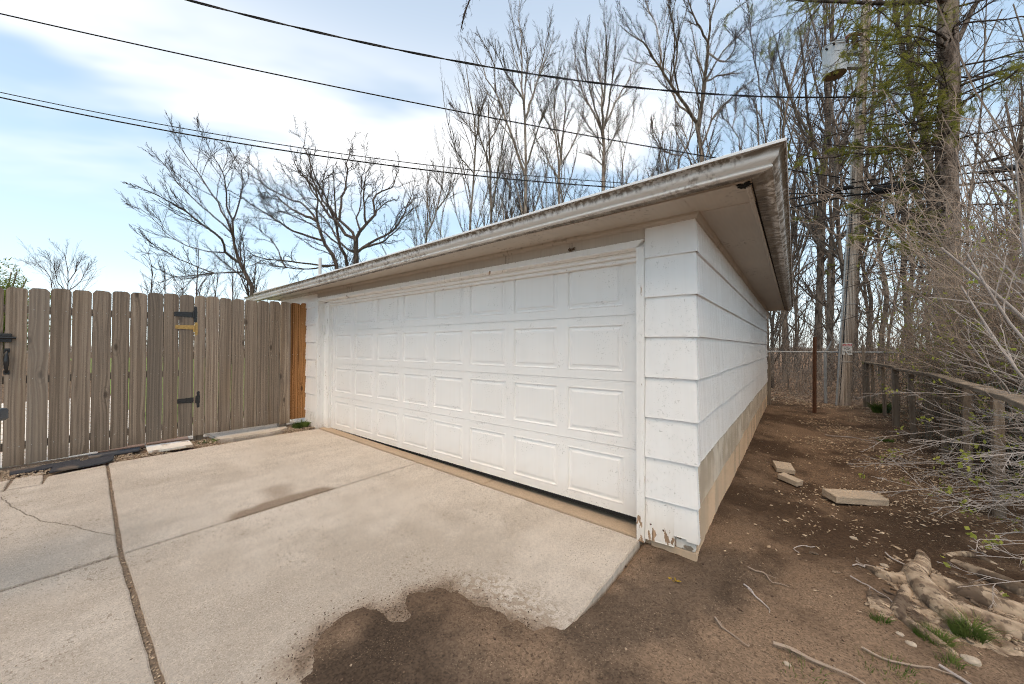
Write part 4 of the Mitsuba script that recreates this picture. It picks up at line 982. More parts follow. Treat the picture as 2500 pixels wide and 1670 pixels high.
part(hd, 'plate', cbox(FX + .001, FX + .006, -3.035, -2.995, 1.268, 1.314, .002), 'm_black_metal'); part(hd, 'plate', cbox(FX + .001, FX + .006, -3.035, -2.995, 1.033, 1.080, .002), 'm_black_metal')

FN = thing('wooden_fence', 'weathered grey board fence with two newer orange boards against the garage', 'fence')
tops = [2.055, 2.058, 2.056, 2.055, 2.056, 2.060, 2.072, 2.075, 2.077, 2.086]
for i in range(10, 20):
    y0, y1 = EY[i] + .003, EY[i + 1] - .0035
    if i in (18, 19): y0, y1 = EY[i] + .0015, EY[i + 1] - .0015
    zb = 0.088 if i < 17 else 0.118
    if i == 10: zb = 0.085
    if i == 17: zb = 0.075
    x = FX + (0.012 if i in (10, 17) else (-0.018 if i >= 18 else 0.0))
    m, uv = board(y0, y1, zb, tops[i - 10], x=x, seed=i + 3)
    b = part(FN, 'board', m, 'm_wood_new' if i >= 18 else 'm_wood_grey', uv=uv, label='newer orange-brown board' if i >= 18 else None)
    part(b, 'screw', screws((y0 + y1) / 2, (1.74, 1.20, 0.30), x + .0005), 'm_galv')
for z, s in ((1.68, 51), (1.16, 52), (0.26, 53)):
    m, uv = rail(-1.49, 0.0, z, z + .085, FX - .0765, FX - .041, s)
    part(FN, 'rail', m, 'm_wood_grey', uv=uv)
for y0, y1, s in ((-1.462, -1.368, 61), (-0.402, -0.300, 62)):
    m = cbox(FX - .120, FX - .0195, y0, y1, -0.35, 2.03, .004); m.unmerge_vertices(); v = m.vertices
    part(FN, 'post', m, 'm_post_wood' if s == 62 else 'm_wood_grey', uv=np.stack([s * 3 + 1.5 + v[:, 1] - y0 + v[:, 0] * .3, v[:, 2] + s], 1))
# neighbouring panel beyond the latch, just entering the frame
F2 = thing('wooden_fence', 'weathered board fence on the latch side of the gate at the left edge', 'fence')
for j in range(6):
    y1 = -3.042 - j * .154
    m, uv = board(y1 - .146, y1, .05, 1.975, x=FX - .002, seed=70 + j)
    part(F2, 'board', m, 'm_wood_grey', uv=uv)
m, uv = rail(-4.0, -3.05, 1.7, 1.785, FX - .07, FX - .03, 55); part(F2, 'rail', m, 'm_wood_grey', uv=uv)

# strip at the foot of the gate: gravel, old shingles, pavers
def flat_piece(pts, zt, th, seed, amp=.006, warp=0.0):
    p = ragged(Polygon(pts), amp, .03, seed)
    m = extr(p, th)
    m = m.subdivide().subdivide() if warp else m
    v = m.vertices.copy()
    v[:, 2] += slabz(v[:, 0]) + zt - th + warp * 2 * npfbm(v[:, 0], v[:, 1], 4.0, 2, seed)
    m.vertices = v
    return m


single('shingle_strip', 'long dark grey roofing shingle lying in front of the gate, furthest left', 'shingle', flat_piece([(-6.02, -2.98), (-6.05, -2.50), (-5.90, -2.50), (-5.84, -2.71), (-5.82, -2.97)], .016, .012, 1), 'm_shingle')
single('shingle_strip', 'brownish black shingle lapping over two others at the end of the drive joint', 'shingle', flat_piece([(-5.86, -2.69), (-5.90, -2.24), (-5.66, -2.27), (-5.585, -2.33), (-5.545, -2.72)], .034, .014, 2, .006, .006), 'm_shingle')
single('shingle_strip', 'dark blue-grey shingle beside the white paver', 'shingle', flat_piece([(-6.20, -2.43), (-6.21, -1.99), (-6.0, -2.02), (-5.98, -2.25), (-6.0, -2.44)], .018, .012, 3), 'm_shingle')
single('paver', 'white paver dusted with chips in front of the gate post', 'paver', flat_piece([(-6.20, -1.94), (-6.15, -1.52), (-5.80, -1.535), (-5.84, -1.955)], .022, .03, 4, .004), 'm_paver_white')
single('paver', 'pinkish paver edging under the hinge end of the gate', 'paver', flat_piece([(-6.52, -1.91), (-6.52, -1.48), (-6.21, -1.51), (-6.25, -1.92)], .030, .03, 5, .003), 'm_paver_red')
single('paver', 'pinkish paver edging under the middle of the gate', 'paver', flat_piece([(-6.50, -2.34), (-6.50, -1.93), (-6.22, -1.945), (-6.24, -2.35)], .026, .03, 6, .003), 'm_paver_red')
pebs = [rock_mesh(s, 0, .6) for s in range(5)]
n = 6500
gx = RNG.uniform(-6.15, -5.62, n); gy = RNG.uniform(-3.4, 0.0, n)
keep = (npfbm(gx, gy, 3, 3, 2) > -0.13) & ((gx < -5.66 + 0.05 * npfbm(gx, gy, 5, 2, 7)) | (RNG.random(n) < .06)) & ~((gy > -1.3) & (gy < -.45) & (RNG.random(n) < .80))
gx, gy = gx[keep], gy[keep]
gpos = np.stack([gx, gy, slabz(gx) + RNG.uniform(-.006, .006, len(gx))], 1)
# joint filling gravel
jn = 300
jx = RNG.uniform(-5.6, -1.2, jn); jy = -2.412 + .009 * RNG.normal(size=jn) + np.where(jx < -3, .095 * (jx + 3) / -2.65, 0)
jpos = np.stack([jx, jy, slabz(jx) - .013 + RNG.uniform(-.005, .004, jn)], 1)
gpos = np.vstack([gpos, jpos]); 
single('gravel', 'tan gravel and chips filling the strip by the gate and the wide joint', 'gravel', scatter(pebs, gpos, np.r_[RNG.uniform(.004, .010, len(gpos) - jn), RNG.uniform(.003, .0065, jn)], RNG.uniform(0, 6.28, len(gpos)), .5), 'm_gravel', kind='stuff')


def blades(cx, cy, z, rad, n, h, seed, wid=.0035, spread=.5):
    r = np.random.default_rng(seed)
    a = r.uniform(0, 6.28, n); q = rad * np.sqrt(r.random(n))
    b = np.stack([cx + q * np.cos(a), cy + q * np.sin(a), np.full(n, z - .01)], 1)
    out = np.stack([np.cos(a), np.sin(a), np.zeros(n)], 1) * (q / rad)[:, None] * spread + r.normal(0, .22, (n, 3)) * [1, 1, 0]
    hh = h * r.uniform(.5, 1.1, n)[:, None]
    p1 = b + hh * .55 * (np.array([0, 0, 1.0]) + out * .5); p2 = b + hh * (np.array([0, 0, .92]) + out * 1.3)
    s = np.stack([-np.sin(a + 1), np.cos(a + 1), 0 * a], 1) * wid
    V = np.stack([b - s, b + s, p1 - s * .8, p1 + s * .8, p2], 1).reshape(-1, 3)
    F = (np.array([(0, 1, 3), (0, 3, 2), (2, 3, 4)])[None] + (np.arange(n) * 5)[:, None, None]).reshape(-1, 3)
    return trimesh.Trimesh(V, F, process=False)


single('weed', 'small green weed at the foot of the orange fence boards', 'weed', cat_([blades(-5.93, -.16, -.0, .10, 160, .10, 3, .010, .9), blades(-6.02, -.1, 0.0, .06, 70, .12, 13, .010, .9)]), 'm_grass')
single('weed', 'low green weed at the foot of the gate post', 'weed', blades(-5.96, -1.36, .0, .10, 150, .03, 4, .008, 1.2), 'm_grass')

# barbecue cart at the left edge: only the end of its side shelf reaches into the picture
BN = thing('barbecue', 'black barbecue cart with a grey plastic side shelf, cut off by the left edge', 'barbecue')
bco = np.array([-2.880, -2.842])
ba_ = np.array([-.786, -.618]) * .95 + np.array([.617, -.787]) * .30; ba_ /= np.linalg.norm(ba_); bb_ = np.array([ba_[1], -ba_[0]])
bb_ = bb_ if bb_ @ np.array([-.617, .787]) > 0 else -bb_
def slabbox(a0, a1, b0, b1, z0, z1, r=.02):
    p = Polygon([bco + ba_ * s + bb_ * t for s, t in ((a0, b0), (a1, b0), (a1, b1), (a0, b1))]).buffer(-r).buffer(r, quad_segs=4)
    q = p.buffer(-.008)
    f = lambda g, z: np.array([(x, y, z) for x, y in list(g.exterior.coords)[:-1]])
    return trimesh.convex.convex_hull(np.vstack([f(q, z0), f(p, z0 + .01), f(p, z1 - .012), f(q, z1)]))
part(BN, 'side_shelf', slabbox(0, .40, -.30, 0, .935, 1.000, .03), 'm_bin', smooth=35)
part(BN, 'shelf_lip', slabbox(.03, .38, -.27, -.03, 1.0005, 1.012, .02), 'm_bin', smooth=35)
part(BN, 'firebox', slabbox(.075, .75, -.28, -.02, .79, .934, .02), 'm_black_metal', smooth=35)
part(BN, 'lid', slabbox(.075, .75, -.30, .0, 1.013, 1.05, .02), 'm_black_metal', smooth=35)
for a_, b_ in ((.45, -.26), (.45, -.04), (.72, -.26), (.72, -.04)):
    q_ = bco + ba_ * a_ + bb_ * b_
    part(BN, 'leg', tube([(q_[0], q_[1], -.05), (q_[0], q_[1], .80)], .018, 8), 'm_black_metal', smooth=40)

# ------------------------------------------------------------------ utility pole and what hangs on it
PB = np.array([1.452, 9.215, -0.4]); PT = np.array([2.06, 9.50, 11.0])
def pole_at(z):
    t = (z + .06) / 9.9
    return np.array([1.452 + .53 * t, 9.215 + .26 * t, z])
UP = thing('utility_pole', 'tall leaning wooden utility pole with a grey conduit up its left side', 'utility pole')
part(UP, 'shaft', tube([pole_at(z) for z in np.linspace(-.5, 11.2, 30)], [.132, .102, .09], 20), 'm_pole', smooth=60)
camdir = np.array([CAM[0] - 1.5, CAM[1] - 9.2, 0]); camdir /= np.linalg.norm(camdir)
lft = np.array([camdir[1], -camdir[0], 0]) ; lft = lft if lft @ RIGHT0 < 0 else -lft
mold = [pole_at(z) + lft * (.118 - .0032 * z) + camdir * .065 for z in np.linspace(-.3, 6.6, 16)]
part(UP, 'conduit', tube(mold, .024, 10), 'm_galv', smooth=60)
part(UP, 'conduit', tube([p + camdir * .035 - lft * .055 for p in mold[:12]], .012, 8), 'm_black_metal', smooth=60)
for z in (1.0, 2.4, 3.6, 5.0):
    c = pole_at(z); a = np.linspace(0, 2 * np.pi, 25)
    part(UP, 'band', tube(np.stack([c[0] + (.130 - .0032 * z) * np.cos(a), c[1] + (.130 - .0032 * z) * np.sin(a), c[2] + 0 * a], 1), .006, 5, False), 'm_galv')
# secondary rack with spool insulators
fr = camdir * .8 + RIGHT0 * .05; fr /= np.linalg.norm(fr)
rk = [pole_at(z) + camdir * .115 for z in (7.72, 6.95)]
part(UP, 'rack', tube(rk, .022, 6), 'm_galv')
for z in (7.62, 7.35, 7.08):
    sp = lathe([(0, -.045), (.03, -.045), (.042, -.03), (.026, 0), (.042, .03), (.03, .045), (0, .045)], 14); sp.apply_translation(pole_at(z) + camdir * .165)
    part(UP, 'insulator', sp, 'm_galv', smooth=40)
part(UP, 'ground_wire', tube(resample([pole_at(10.6) + camdir * .12 + RIGHT0 * .05, pole_at(9.6) + camdir * .16 + RIGHT0 * .07, pole_at(9.0) + camdir * .17 + RIGHT0 * .03, pole_at(8.72) + camdir * .25 - RIGHT0 * .02], 16), .007, 6), 'm_cable')

TR = thing('transformer', 'pale grey cylindrical transformer can hung high on the utility pole', 'transformer')
tc = np.array([1.34, 8.98, 0])
R_ = 0.225
def at_t(m, z=0.0): m.apply_translation((tc[0], tc[1], z)); return m
part(TR, 'tank', at_t(lathe([(R_ - .006, 8.000), (R_, 7.985), (R_ + .002, 8.01), (R_, 8.03), (R_, 8.66), (R_ + .012, 8.668), (R_ + .012, 8.69), (R_ - .02, 8.71), (0, 8.745)], 48)), 'm_grey_paint', smooth=35)
part(TR, 'tank_bottom', at_t(lathe([(0, 8.004), (R_ - .005, 8.002), (R_ - .005, 8.006), (0, 8.008)], 40)), 'm_tank_bottom')
part(TR, 'drain_plug', at_t(trimesh.creation.cylinder(radius=.022, height=.03, sections=10), 7.995), 'm_black_metal')
pdir = pole_at(8.3) - np.array([tc[0], tc[1], 8.3]); pdir[2] = 0; pl_ = np.linalg.norm(pdir); pdir /= pl_
pside = np.array([-pdir[1], pdir[0], 0])
def beam(a, b, w, h):
    a, b = np.asarray(a, float), np.asarray(b, float); d = (b - a) / np.linalg.norm(b - a); s = np.cross(d, [0, 0, 1.0]); s /= np.linalg.norm(s); u = np.cross(s, d)
    return trimesh.convex.convex_hull(np.array([p + s * i * w / 2 + u * j * h / 2 for p in (a, b) for i in (-1, 1) for j in (-1, 1)]))
for z in (8.20, 8.55):
    part(TR, 'bracket', beam(np.array([tc[0], tc[1], z]) + pdir * (R_ - .02), np.array([tc[0], tc[1], z]) + pdir * (pl_ - .02), .10, .085), 'm_galv')
# bushings on the rim, fuse cutout with its dark ribbed insulator
bd = (camdir * .65 + RIGHT0 * .75); bd /= np.linalg.norm(bd)
for k, (dv, zz) in enumerate(((bd, 8.56), (camdir, 8.60), (-RIGHT0 * .9 + camdir * .4, 8.57))):
    dv = dv / np.linalg.norm(dv)
    p0 = np.array([tc[0], tc[1], zz]) + dv * (R_ - .01); p1 = p0 + dv * .06 + np.array([0, 0, .02])
    part(TR, 'lug', tube([p0, p1], .022, 8), 'm_black_metal')
bq = np.array([tc[0], tc[1], 8.60]) + bd * (R_ * .8)
ribs = []
for i in range(9):
    t_ = i / 8
    ribs.append((.024 + (.016 if i % 2 else 0), t_ * .17))
bush = lathe([(0, 0)] + ribs + [(0, .17)], 14)
al = trimesh.geometry.align_vectors([0, 0, 1], (bd * .55 + np.array([0, 0, .75])) / np.linalg.norm(bd * .55 + np.array([0, 0, .75])))
bush.apply_transform(al); bush.apply_translation(bq)
part(TR, 'bushing', bush, 'm_porcelain', smooth=20)
part(TR, 'lead', tube(resample([np.array([tc[0], tc[1], 8.18]) + bd * (R_ + .01), np.array([tc[0], tc[1], 8.30]) + bd * (R_ + .05), pole_at(8.52) + camdir * .14 - pdir * .05, pole_at(8.60) + camdir * .15], 14), .012, 6), 'm_cable')
FC = thing('fuse_cutout', 'dark ribbed fuse cutout with a copper cap beside the transformer', 'fuse cutout')
fo = pole_at(8.60) - pdir * .20 + camdir * .10
rib = [(0, 0)]
for i in range(13): rib.append((.045 + (.028 if i % 2 else 0), i * .024))
rib.append((0, .29))
m = lathe(rib, 16); m.apply_transform(trimesh.geometry.align_vectors([0, 0, 1], np.array([-.12, -.1, 1]) / np.linalg.norm([-.12, -.1, 1]))); m.apply_translation(fo)
part(FC, 'insulator', m, 'm_porcelain', smooth=20)
part(FC, 'cap', tube(resample([fo + [0, 0, .33] + pdir * .16, fo + np.array([-.03, -.03, .34]), fo + np.array([-.10, -.09, .26]) - pdir * .10, fo - pdir * .22 + np.array([0, 0, .12])], 12), [.026, .042, .040, .030], 8), 'm_copper', smooth=40)
part(FC, 'mount', beam(fo + [0, 0, .12], pole_at(8.70), .035, .03), 'm_galv')

SG = thing('sign', 'small danger high voltage sign nailed to the utility pole', 'sign')
sc_ = pole_at(1.31) + camdir * .134 + RIGHT0 * .02
sx = np.cross([0, 0, 1.0], camdir); sx /= np.linalg.norm(sx); sx = sx if sx @ RIGHT0 > 0 else -sx
def sg(m, off):
    v = m.vertices.copy(); m.vertices = sc_ + v[:, :1] * sx + v[:, 1:2] * np.array([0, 0, 1.0]) + (v[:, 2:] + off) * camdir; m.fix_normals(); return m
part(SG, 'plate', sg(cbox(-.088, .088, -.140, .140, 0, .004, .0015), 0), 'm_sign_white')
part(SG, 'heading_band', sg(bx(-.080, .080, .070, .122, 0, .0015), .0042), 'm_sign_red')
def txt(s, h, w, cy, bold=True):
    m = meshkit.text_mesh(s, h, .0012, bold=bold)
    lo, hi = m.bounds
    m.apply_translation((-(lo[0] + hi[0]) / 2, -(lo[1] + hi[1]) / 2, 0)); m.apply_scale((w / (hi[0] - lo[0]), 1, 1)); m.apply_translation((0, cy, 0)); return m
part(SG, 'lettering', sg(txt('DANGER', .036, .135, .096), .0060), 'm_sign_white', label='white word DANGER on the red band')
part(SG, 'lettering', sg(txt('HIGH', .054, .100, .012), .0042), 'm_sign_black', label='word HIGH')
part(SG, 'lettering', sg(txt('VOLTAGE', .054, .148, -.070), .0042), 'm_sign_black', label='word VOLTAGE')

# overhead wires: sagging between a pole out of frame on the left and this one
def span(A, B, sag, t0=-1.15, t1=1.0, n=90):
    t = np.linspace(t0, t1, n)[:, None]
    return np.asarray(A) * (1 - t) + np.asarray(B) * t - np.array([0, 0, 4 * sag]) * t * (1 - t)


W1 = span((-7.38, -1.4, 7.11), (1.65, 9.19, 7.44), .488, n=260)
ph = np.arange(260) * .82 * .5
tw = np.stack([np.cos(ph), np.cos(ph) * .2, np.sin(ph)], 1)
k1 = thing('overhead_cable', 'twisted black service cable, highest of the overhead lines', 'cable')
part(k1, 'strand', tube(W1 + tw * .010, .0105, 6), 'm_cable', smooth=True)
part(k1, 'strand', tube(W1 - tw * .011, .0095, 6), 'm_cable', smooth=True)
single('overhead_cable', 'single black overhead cable, second from the top', 'cable', tube(span((-10.71, -3.38, 7.34), (1.70, 9.27, 5.43), .185), .0115, 6), 'm_cable', smooth=True)
single('overhead_cable', 'thin black overhead cable, upper one of the lowest pair', 'cable', tube(span((-11.58, -3.41, 6.27), (1.68, 9.26, 5.21), .537), .0085, 6), 'm_cable', smooth=True)
single('overhead_cable', 'black overhead cable, lowest of all', 'cable', tube(span((-11.58, -3.41, 6.17), (1.68, 9.26, 5.10), .546), .0130, 6), 'm_cable', smooth=True)
# cables at the pole: bundles with black splice cases
pA = np.array([1.68, 9.22, 5.12])
def sagl(a, b, s, n=24): return span(a, b, s, 0, 1, n)
CB = thing('cable_bundle', 'black communication cables sagging across the utility pole to the right', 'cable')
for i, (a, b, s, r) in enumerate((((-3.2, 6.0, 4.62), (1.62, 9.10, 5.18), .10, .020), ((-3.2, 6.0, 4.25), (1.62, 9.12, 5.02), .10, .022), ((1.62, 9.10, 5.18), (9.5, 13.2, 6.15), .12, .016), ((1.62, 9.12, 5.02), (9.5, 13.2, 5.75), .15, .022), ((1.64, 9.12, 5.32), (9.5, 13.2, 6.45), .1, .012))):
    part(CB, 'cable', tube(sagl(a, b, s), r, 7), 'm_cable', smooth=True)
c_ = np.array([-3.2, 6.0, 4.62]); 
single('splice_case', 'slim black splice case on the cable left of the utility pole', 'splice case', tube(sagl((1.01, 8.60, 5.06), (1.66, 9.02, 5.19), 0, 8), [.018, .055, .06, .06, .06, .055, .045, .02], 12), 'm_cable', smooth=50)
spc = thing('splice_case', 'fat black splice case on the cable between the utility pole and the spruce trunk', 'splice case')
part(spc, 'body', tube(sagl((2.05, 9.25, 5.05), (2.98, 9.72, 5.16), 0, 10), [.04, .085, .088, .09, .09, .09, .088, .085, .06, .03], 14), 'm_cable', smooth=50)
part(spc, 'end_cap', tube(sagl((2.02, 9.235, 5.045), (2.12, 9.285, 5.06), 0, 3), [.07, .1, .095], 12), 'm_cable', smooth=50)
single('splice_case', 'black splice case on the upper cable right of the spruce trunk', 'splice case', tube(sagl((3.85, 10.25, 5.33), (4.7, 10.7, 5.42), 0, 8), [.02, .06, .07, .07, .07, .07, .06, .02], 12), 'm_cable', smooth=50)

# ------------------------------------------------------------------ chain link fence, posts, low rail fence
CL = thing('chain_link_fence', 'galvanised chain link fence across the back of the yard', 'fence')
def chain(a, b, z0, z1, cell, r, sides=3):
    """diamond mesh: zigzag wires running between two points"""
    a, b = np.asarray(a, float), np.asarray(b, float); L = np.linalg.norm(b - a); d = (b - a) / L; nn = np.array([-d[1], d[0], 0])
    rows = int((z1 - z0) / (cell / 2)); cols = int(L / cell)
    z = z0 + np.arange(rows + 1) * (z1 - z0) / rows
    P = []
    for c in range(cols):
        for s in (0,):
            xx = c * cell + np.where(np.arange(rows + 1) % 2 == 0, 0, cell * .98)
            P.append(a[None, :2] + xx[:, None] * d[:2])
    P = np.array(P); P3 = np.concatenate([P, np.repeat(z[None, :, None], len(P), 0)], 2)
    P3[..., :2] += nn[:2] * (np.where(np.arange(rows + 1) % 2 == 0, .004, -.004))[None, :, None]
    return tubes(P3, np.full(P3.shape[:2], r), sides)
FA, FB = (-7.5, 9.40, 0), (6.5, 9.42, 0)
part(CL, 'mesh', chain((-1.5, 9.36, 0), (1.33, 9.36, 0), -.03, 1.22, .062, .0022), 'm_chain', kind='stuff')
part(CL, 'mesh', chain((1.6, 9.50, 0), (5.0, 9.9, 0), -.03, 1.22, .062, .0022), 'm_chain', kind='stuff')
part(CL, 'top_rail', tube([(-6, 9.38, 1.232), (1.15, 9.385, 1.232), (5.2, 9.92, 1.232)], .021, 8), 'm_galv', smooth=True)
cp = part(CL, 'post', tube([(1.14, 9.41, -.3), (1.14, 9.41, 1.235)], .032, 12), 'm_galv', smooth=True)
part(cp, 'arm', tube([(1.14, 9.41, 1.22), (1.19, 9.39, 1.30), (1.26, 9.36, 1.50)], [.026, .022, .016], 8), 'm_galv', smooth=True)
for x, y in ((-1.4, 9.4), (3.4, 9.72)):
    part(CL, 'post', tube([(x, y, -.3), (x, y, 1.26)], .030, 10), 'm_galv', smooth=True)
rm = tube([(0.868, 7.73, -.3), (0.884, 7.735, 1.578)], .036, 4)
single('steel_post', 'rusty brown steel post standing alone in the soil behind the garage', 'post', rm, 'm_rust')
single('wooden_post', 'short dark wooden post at the far end of the garage side wall', 'post', cbox(-0.03, 0.075, 7.95, 8.04, -.3, 1.12, .006), 'm_post_wood')

LF = thing('rail_fence', 'low rotting post and rail fence half buried in the shrubs on the right', 'fence')
def tilted(c, w, d, h, lx, ly, z0=-.35, seed=0):
    m = cbox(-w / 2, w / 2, -d / 2, d / 2, 0, 1, .006)
    m = m.subdivide().subdivide()
    v = m.vertices.copy(); z = z0 + v[:, 2] * (h - z0)
    v2 = np.stack([c[0] + v[:, 0] + lx * z + .012 * npfbm(z, v[:, 0], 4, 2, seed), c[1] + v[:, 1] + ly * z, z], 1)
    m.vertices = v2; return m
for i, (x, y, w, d, h, lx, ly) in enumerate(((1.84, 9.22, .075, .06, 1.42, -.02, 0), (1.875, 9.10, .10, .05, .985, 0, 0), (1.93, 8.9, .085, .05, .97, .0, .0), (1.99, 7.9, .08, .06, .95, -.03, .0), (1.96, 6.66, .13, .10, .975, -.01, 0), (1.985, 5.60, .10, .05, .93, -.03, -.02), (2.15, 5.62, .10, .08, .90, 0, 0), (2.09, 4.6, .08, .08, .9, .02, 0), (2.02, 3.5, .09, .08, .93, 0, 0), (1.9, 2.3, .09, .09, .93, 0, 0))):
    part(LF, 'post', tilted((x, y), w * .68, d * .8, h, lx, ly, seed=i), 'm_post_wood')
def plank(a, b, w, th, seed):
    a, b = np.asarray(a, float), np.asarray(b, float)
    m = cbox(0, 1, -w / 2, w / 2, -th / 2, th / 2, .004).subdivide().subdivide().subdivide()
    v = m.vertices.copy(); d = b - a; s = np.cross([0, 0, 1.0], d); s /= np.linalg.norm(s); u = np.cross(d / np.linalg.norm(d), s)
    m.vertices = a + v[:, :1] * d + v[:, 1:2] * s + v[:, 2:] * u + np.array([0, 0, 1.0]) * (.03 * npfbm(v[:, 0] * 6, v[:, 1], 1.0, 2, seed))[:, None]
    return m
for i, (a, b) in enumerate((((1.875, 9.25, 1.01), (1.97, 6.55, .995)), ((1.965, 6.62, .975), (1.95, 4.3, .985)), ((1.95, 4.4, .995), (1.80, 2.2, .99)), ((1.80, 2.3, 1.0), (1.6, 0.5, 1.0)))):
    part(LF, 'rail', plank(a, b, .115, .036, i), 'm_rail')
part(LF, 'wire_mesh', chain((2.17, 1.8, 0), (1.98, 9.2, 0), -.05, 1.02, .075, .0015), 'm_chain_green', kind='stuff', label='green coated wire mesh behind the posts')
BK = thing('barrel', 'black plastic barrel behind the rail under the shrub', 'barrel')
part(BK, 'body', lathe([(0, .0), (.24, .0), (.27, .06), (.28, .3), (.265, .62), (.24, .70), (0, .71)], 24).apply_translation((2.52, 3.0, .12)), 'm_bin', smooth=40)
part(BK, 'rim', lathe([(.25, .68), (.285, .69), (.285, .74), (.25, .745), (.24, .70)], 24).apply_translation((2.52, 3.0, .12)), 'm_bin', smooth=40)

# ------------------------------------------------------------------ trees
def kids(rng, P, R, n, t0, t1, ln, ang, K, wig, up, rr, rmin, base=0.0, lmin=.25):
    """children of every branch in P (M,Kp,3): n each, stratified along it"""
    M, Kp, _ = P.shape
    seg = np.linalg.norm(np.diff(P, axis=1), axis=2); L = seg.sum(1)
    t = t0 + (t1 - t0) * (np.arange(n)[None] + rng.random((M, n))) / n
    f = t * (Kp - 1); i = np.minimum(f.astype(int), Kp - 2); fr_ = (f - i)[..., None]
    ar = np.arange(M)[:, None]
    A, B = P[ar, i], P[ar, i + 1]
    o = A * (1 - fr_) + B * fr_
    Tn = B - A; Tn /= np.linalg.norm(Tn, axis=-1, keepdims=True) + 1e-9
    r0 = (R[ar, i] * (1 - fr_[..., 0]) + R[ar, i + 1] * fr_[..., 0])
    q = rng.normal(size=Tn.shape); q -= Tn * (q * Tn).sum(-1, keepdims=True); q /= np.linalg.norm(q, axis=-1, keepdims=True) + 1e-9
    a = np.radians(ang) * rng.uniform(.6, 1.35, t.shape)[..., None]
    d = Tn * np.cos(a) + q * np.sin(a)
    le = (ln * L[:, None] * np.maximum(1 - .75 * t, lmin) + base) * rng.uniform(.55, 1.15, t.shape)
    o, d, le, r0 = o.reshape(-1, 3), d.reshape(-1, 3), le.reshape(-1), r0.reshape(-1)
    pts = [o]; st = (le / (K - 1))[:, None]
    for k in range(K - 1):
        d = d + rng.normal(0, wig, d.shape) + np.array([0, 0, up]); d /= np.linalg.norm(d, axis=1, keepdims=True)
        pts.append(pts[-1] + d * st)
    C = np.stack(pts, 1)
    rs = np.maximum(np.minimum(r0 * rr, le * .009 + rmin), rmin)
    CR = rs[:, None] * np.linspace(1, .4, K)[None]
    return C, np.maximum(CR, rmin * .55)


def spikes(P, R):
    """the finest twigs: three-sided needles, base on the parent, one tip"""
    a, b, r = P[:, 0], P[:, -1], R[:, 0]
    d = b - a; d = d / (np.linalg.norm(d, axis=1, keepdims=True) + 1e-9)
    n = np.cross(d, np.where(np.abs(d[:, 2:]) > .9, [[1.0, 0, 0]], [[0, 0, 1.0]])); n /= np.linalg.norm(n, axis=1, keepdims=True); m = np.cross(d, n)
    V = np.stack([a + n * r[:, None], a - n * (r * .5)[:, None] + m * (r * .87)[:, None], a - n * (r * .5)[:, None] - m * (r * .87)[:, None], b], 1).reshape(-1, 3)
    F = (np.array([(0, 1, 3), (1, 2, 3), (2, 0, 3)])[None] + (np.arange(len(P)) * 4)[:, None, None]).reshape(-1, 3)
    return trimesh.Trimesh(V, F, process=False)


def limb_arrays(limbs, K, rng, wig):
    P, R = [], []
    for l in limbs:
        p = resample(np.array(l[2:], float), K)
        Lh = np.linalg.norm(p[-1] - p[0])
        if P:
            j = rng.normal(0, wig, (K, 3)) * Lh; j[0] = 0
            p = p + np.cumsum(j, 0) * .35
            q = np.vstack([resample(o, 80) for o in P]); near = q[np.argmin(((q - p[0]) ** 2).sum(1))]
            p = p + (near - p[0]) * (1 - np.linspace(0, 1, K)[:, None]) ** 2
        P.append(p); R.append(np.interp(np.linspace(0, 1, K), [0, 1], [l[0], l[1]]))
    return np.array(P), np.array(R)


def build_tree(name, label, cat, limbs, seed, bark='m_bark_grey', twig='m_twig', lv=((9, 24, .38, 5), (7, 34, .42, 4), (5, 38, .5, 4)), rmin=.006, up=.05, wig=.12, group=None, t0=.25, limbwig=.02):
    rng = np.random.default_rng(seed)
    k = thing(name, label, cat, group)
    P, R = limb_arrays(limbs, 14, rng, limbwig)
    part(k, 'trunk', tubes(P[:1], R[:1], 10), bark, smooth=True)
    crown = []
    if len(P) > 1: crown.append(tubes(P[1:], R[1:], 6))
    src, sr = P, R
    tw = []
    for i, (n, ang, ln, K) in enumerate(lv):
        C, CR = kids(rng, src, sr, n, t0 if i else t0 + .05, 1.0, ln, ang, K, wig, up, .55, rmin * (1.0 - .25 * i))
        if i == 0: crown.append(tubes(C, CR, 4))
        elif i == len(lv) - 1: tw.append(spikes(C, CR * 1.25))
        else: tw.append(tubes(C, CR, 3))
        src, sr = C, CR; t0 = .15
    part(k, 'branches', cat_(crown), bark, smooth=True)
    if tw: part(k, 'twigs', cat_(tw), twig)
    return k


def as_group(k, gid):
    """turn the freshly built tree k into a shapegroup that instances can share"""
    g = {'type': 'shapegroup'}
    for q in [q for q in scene if q.startswith(k + '__')]:
        g[q.split('__')[1]] = scene.pop(q); labels.pop(q, None); USED.discard(q)
    labels.pop(k, None); USED.discard(k)
    scene[gid] = g


def plant(name, label, group, gid, x, y, rot, s):
    k = thing(name, label, 'tree', group)
    scene[k] = {'type': 'instance', 'shapes': {'type': 'ref', 'id': gid}, 'to_world': T4().translate([x, y, 0]).rotate([0, 0, 1], rot).scale(s)}


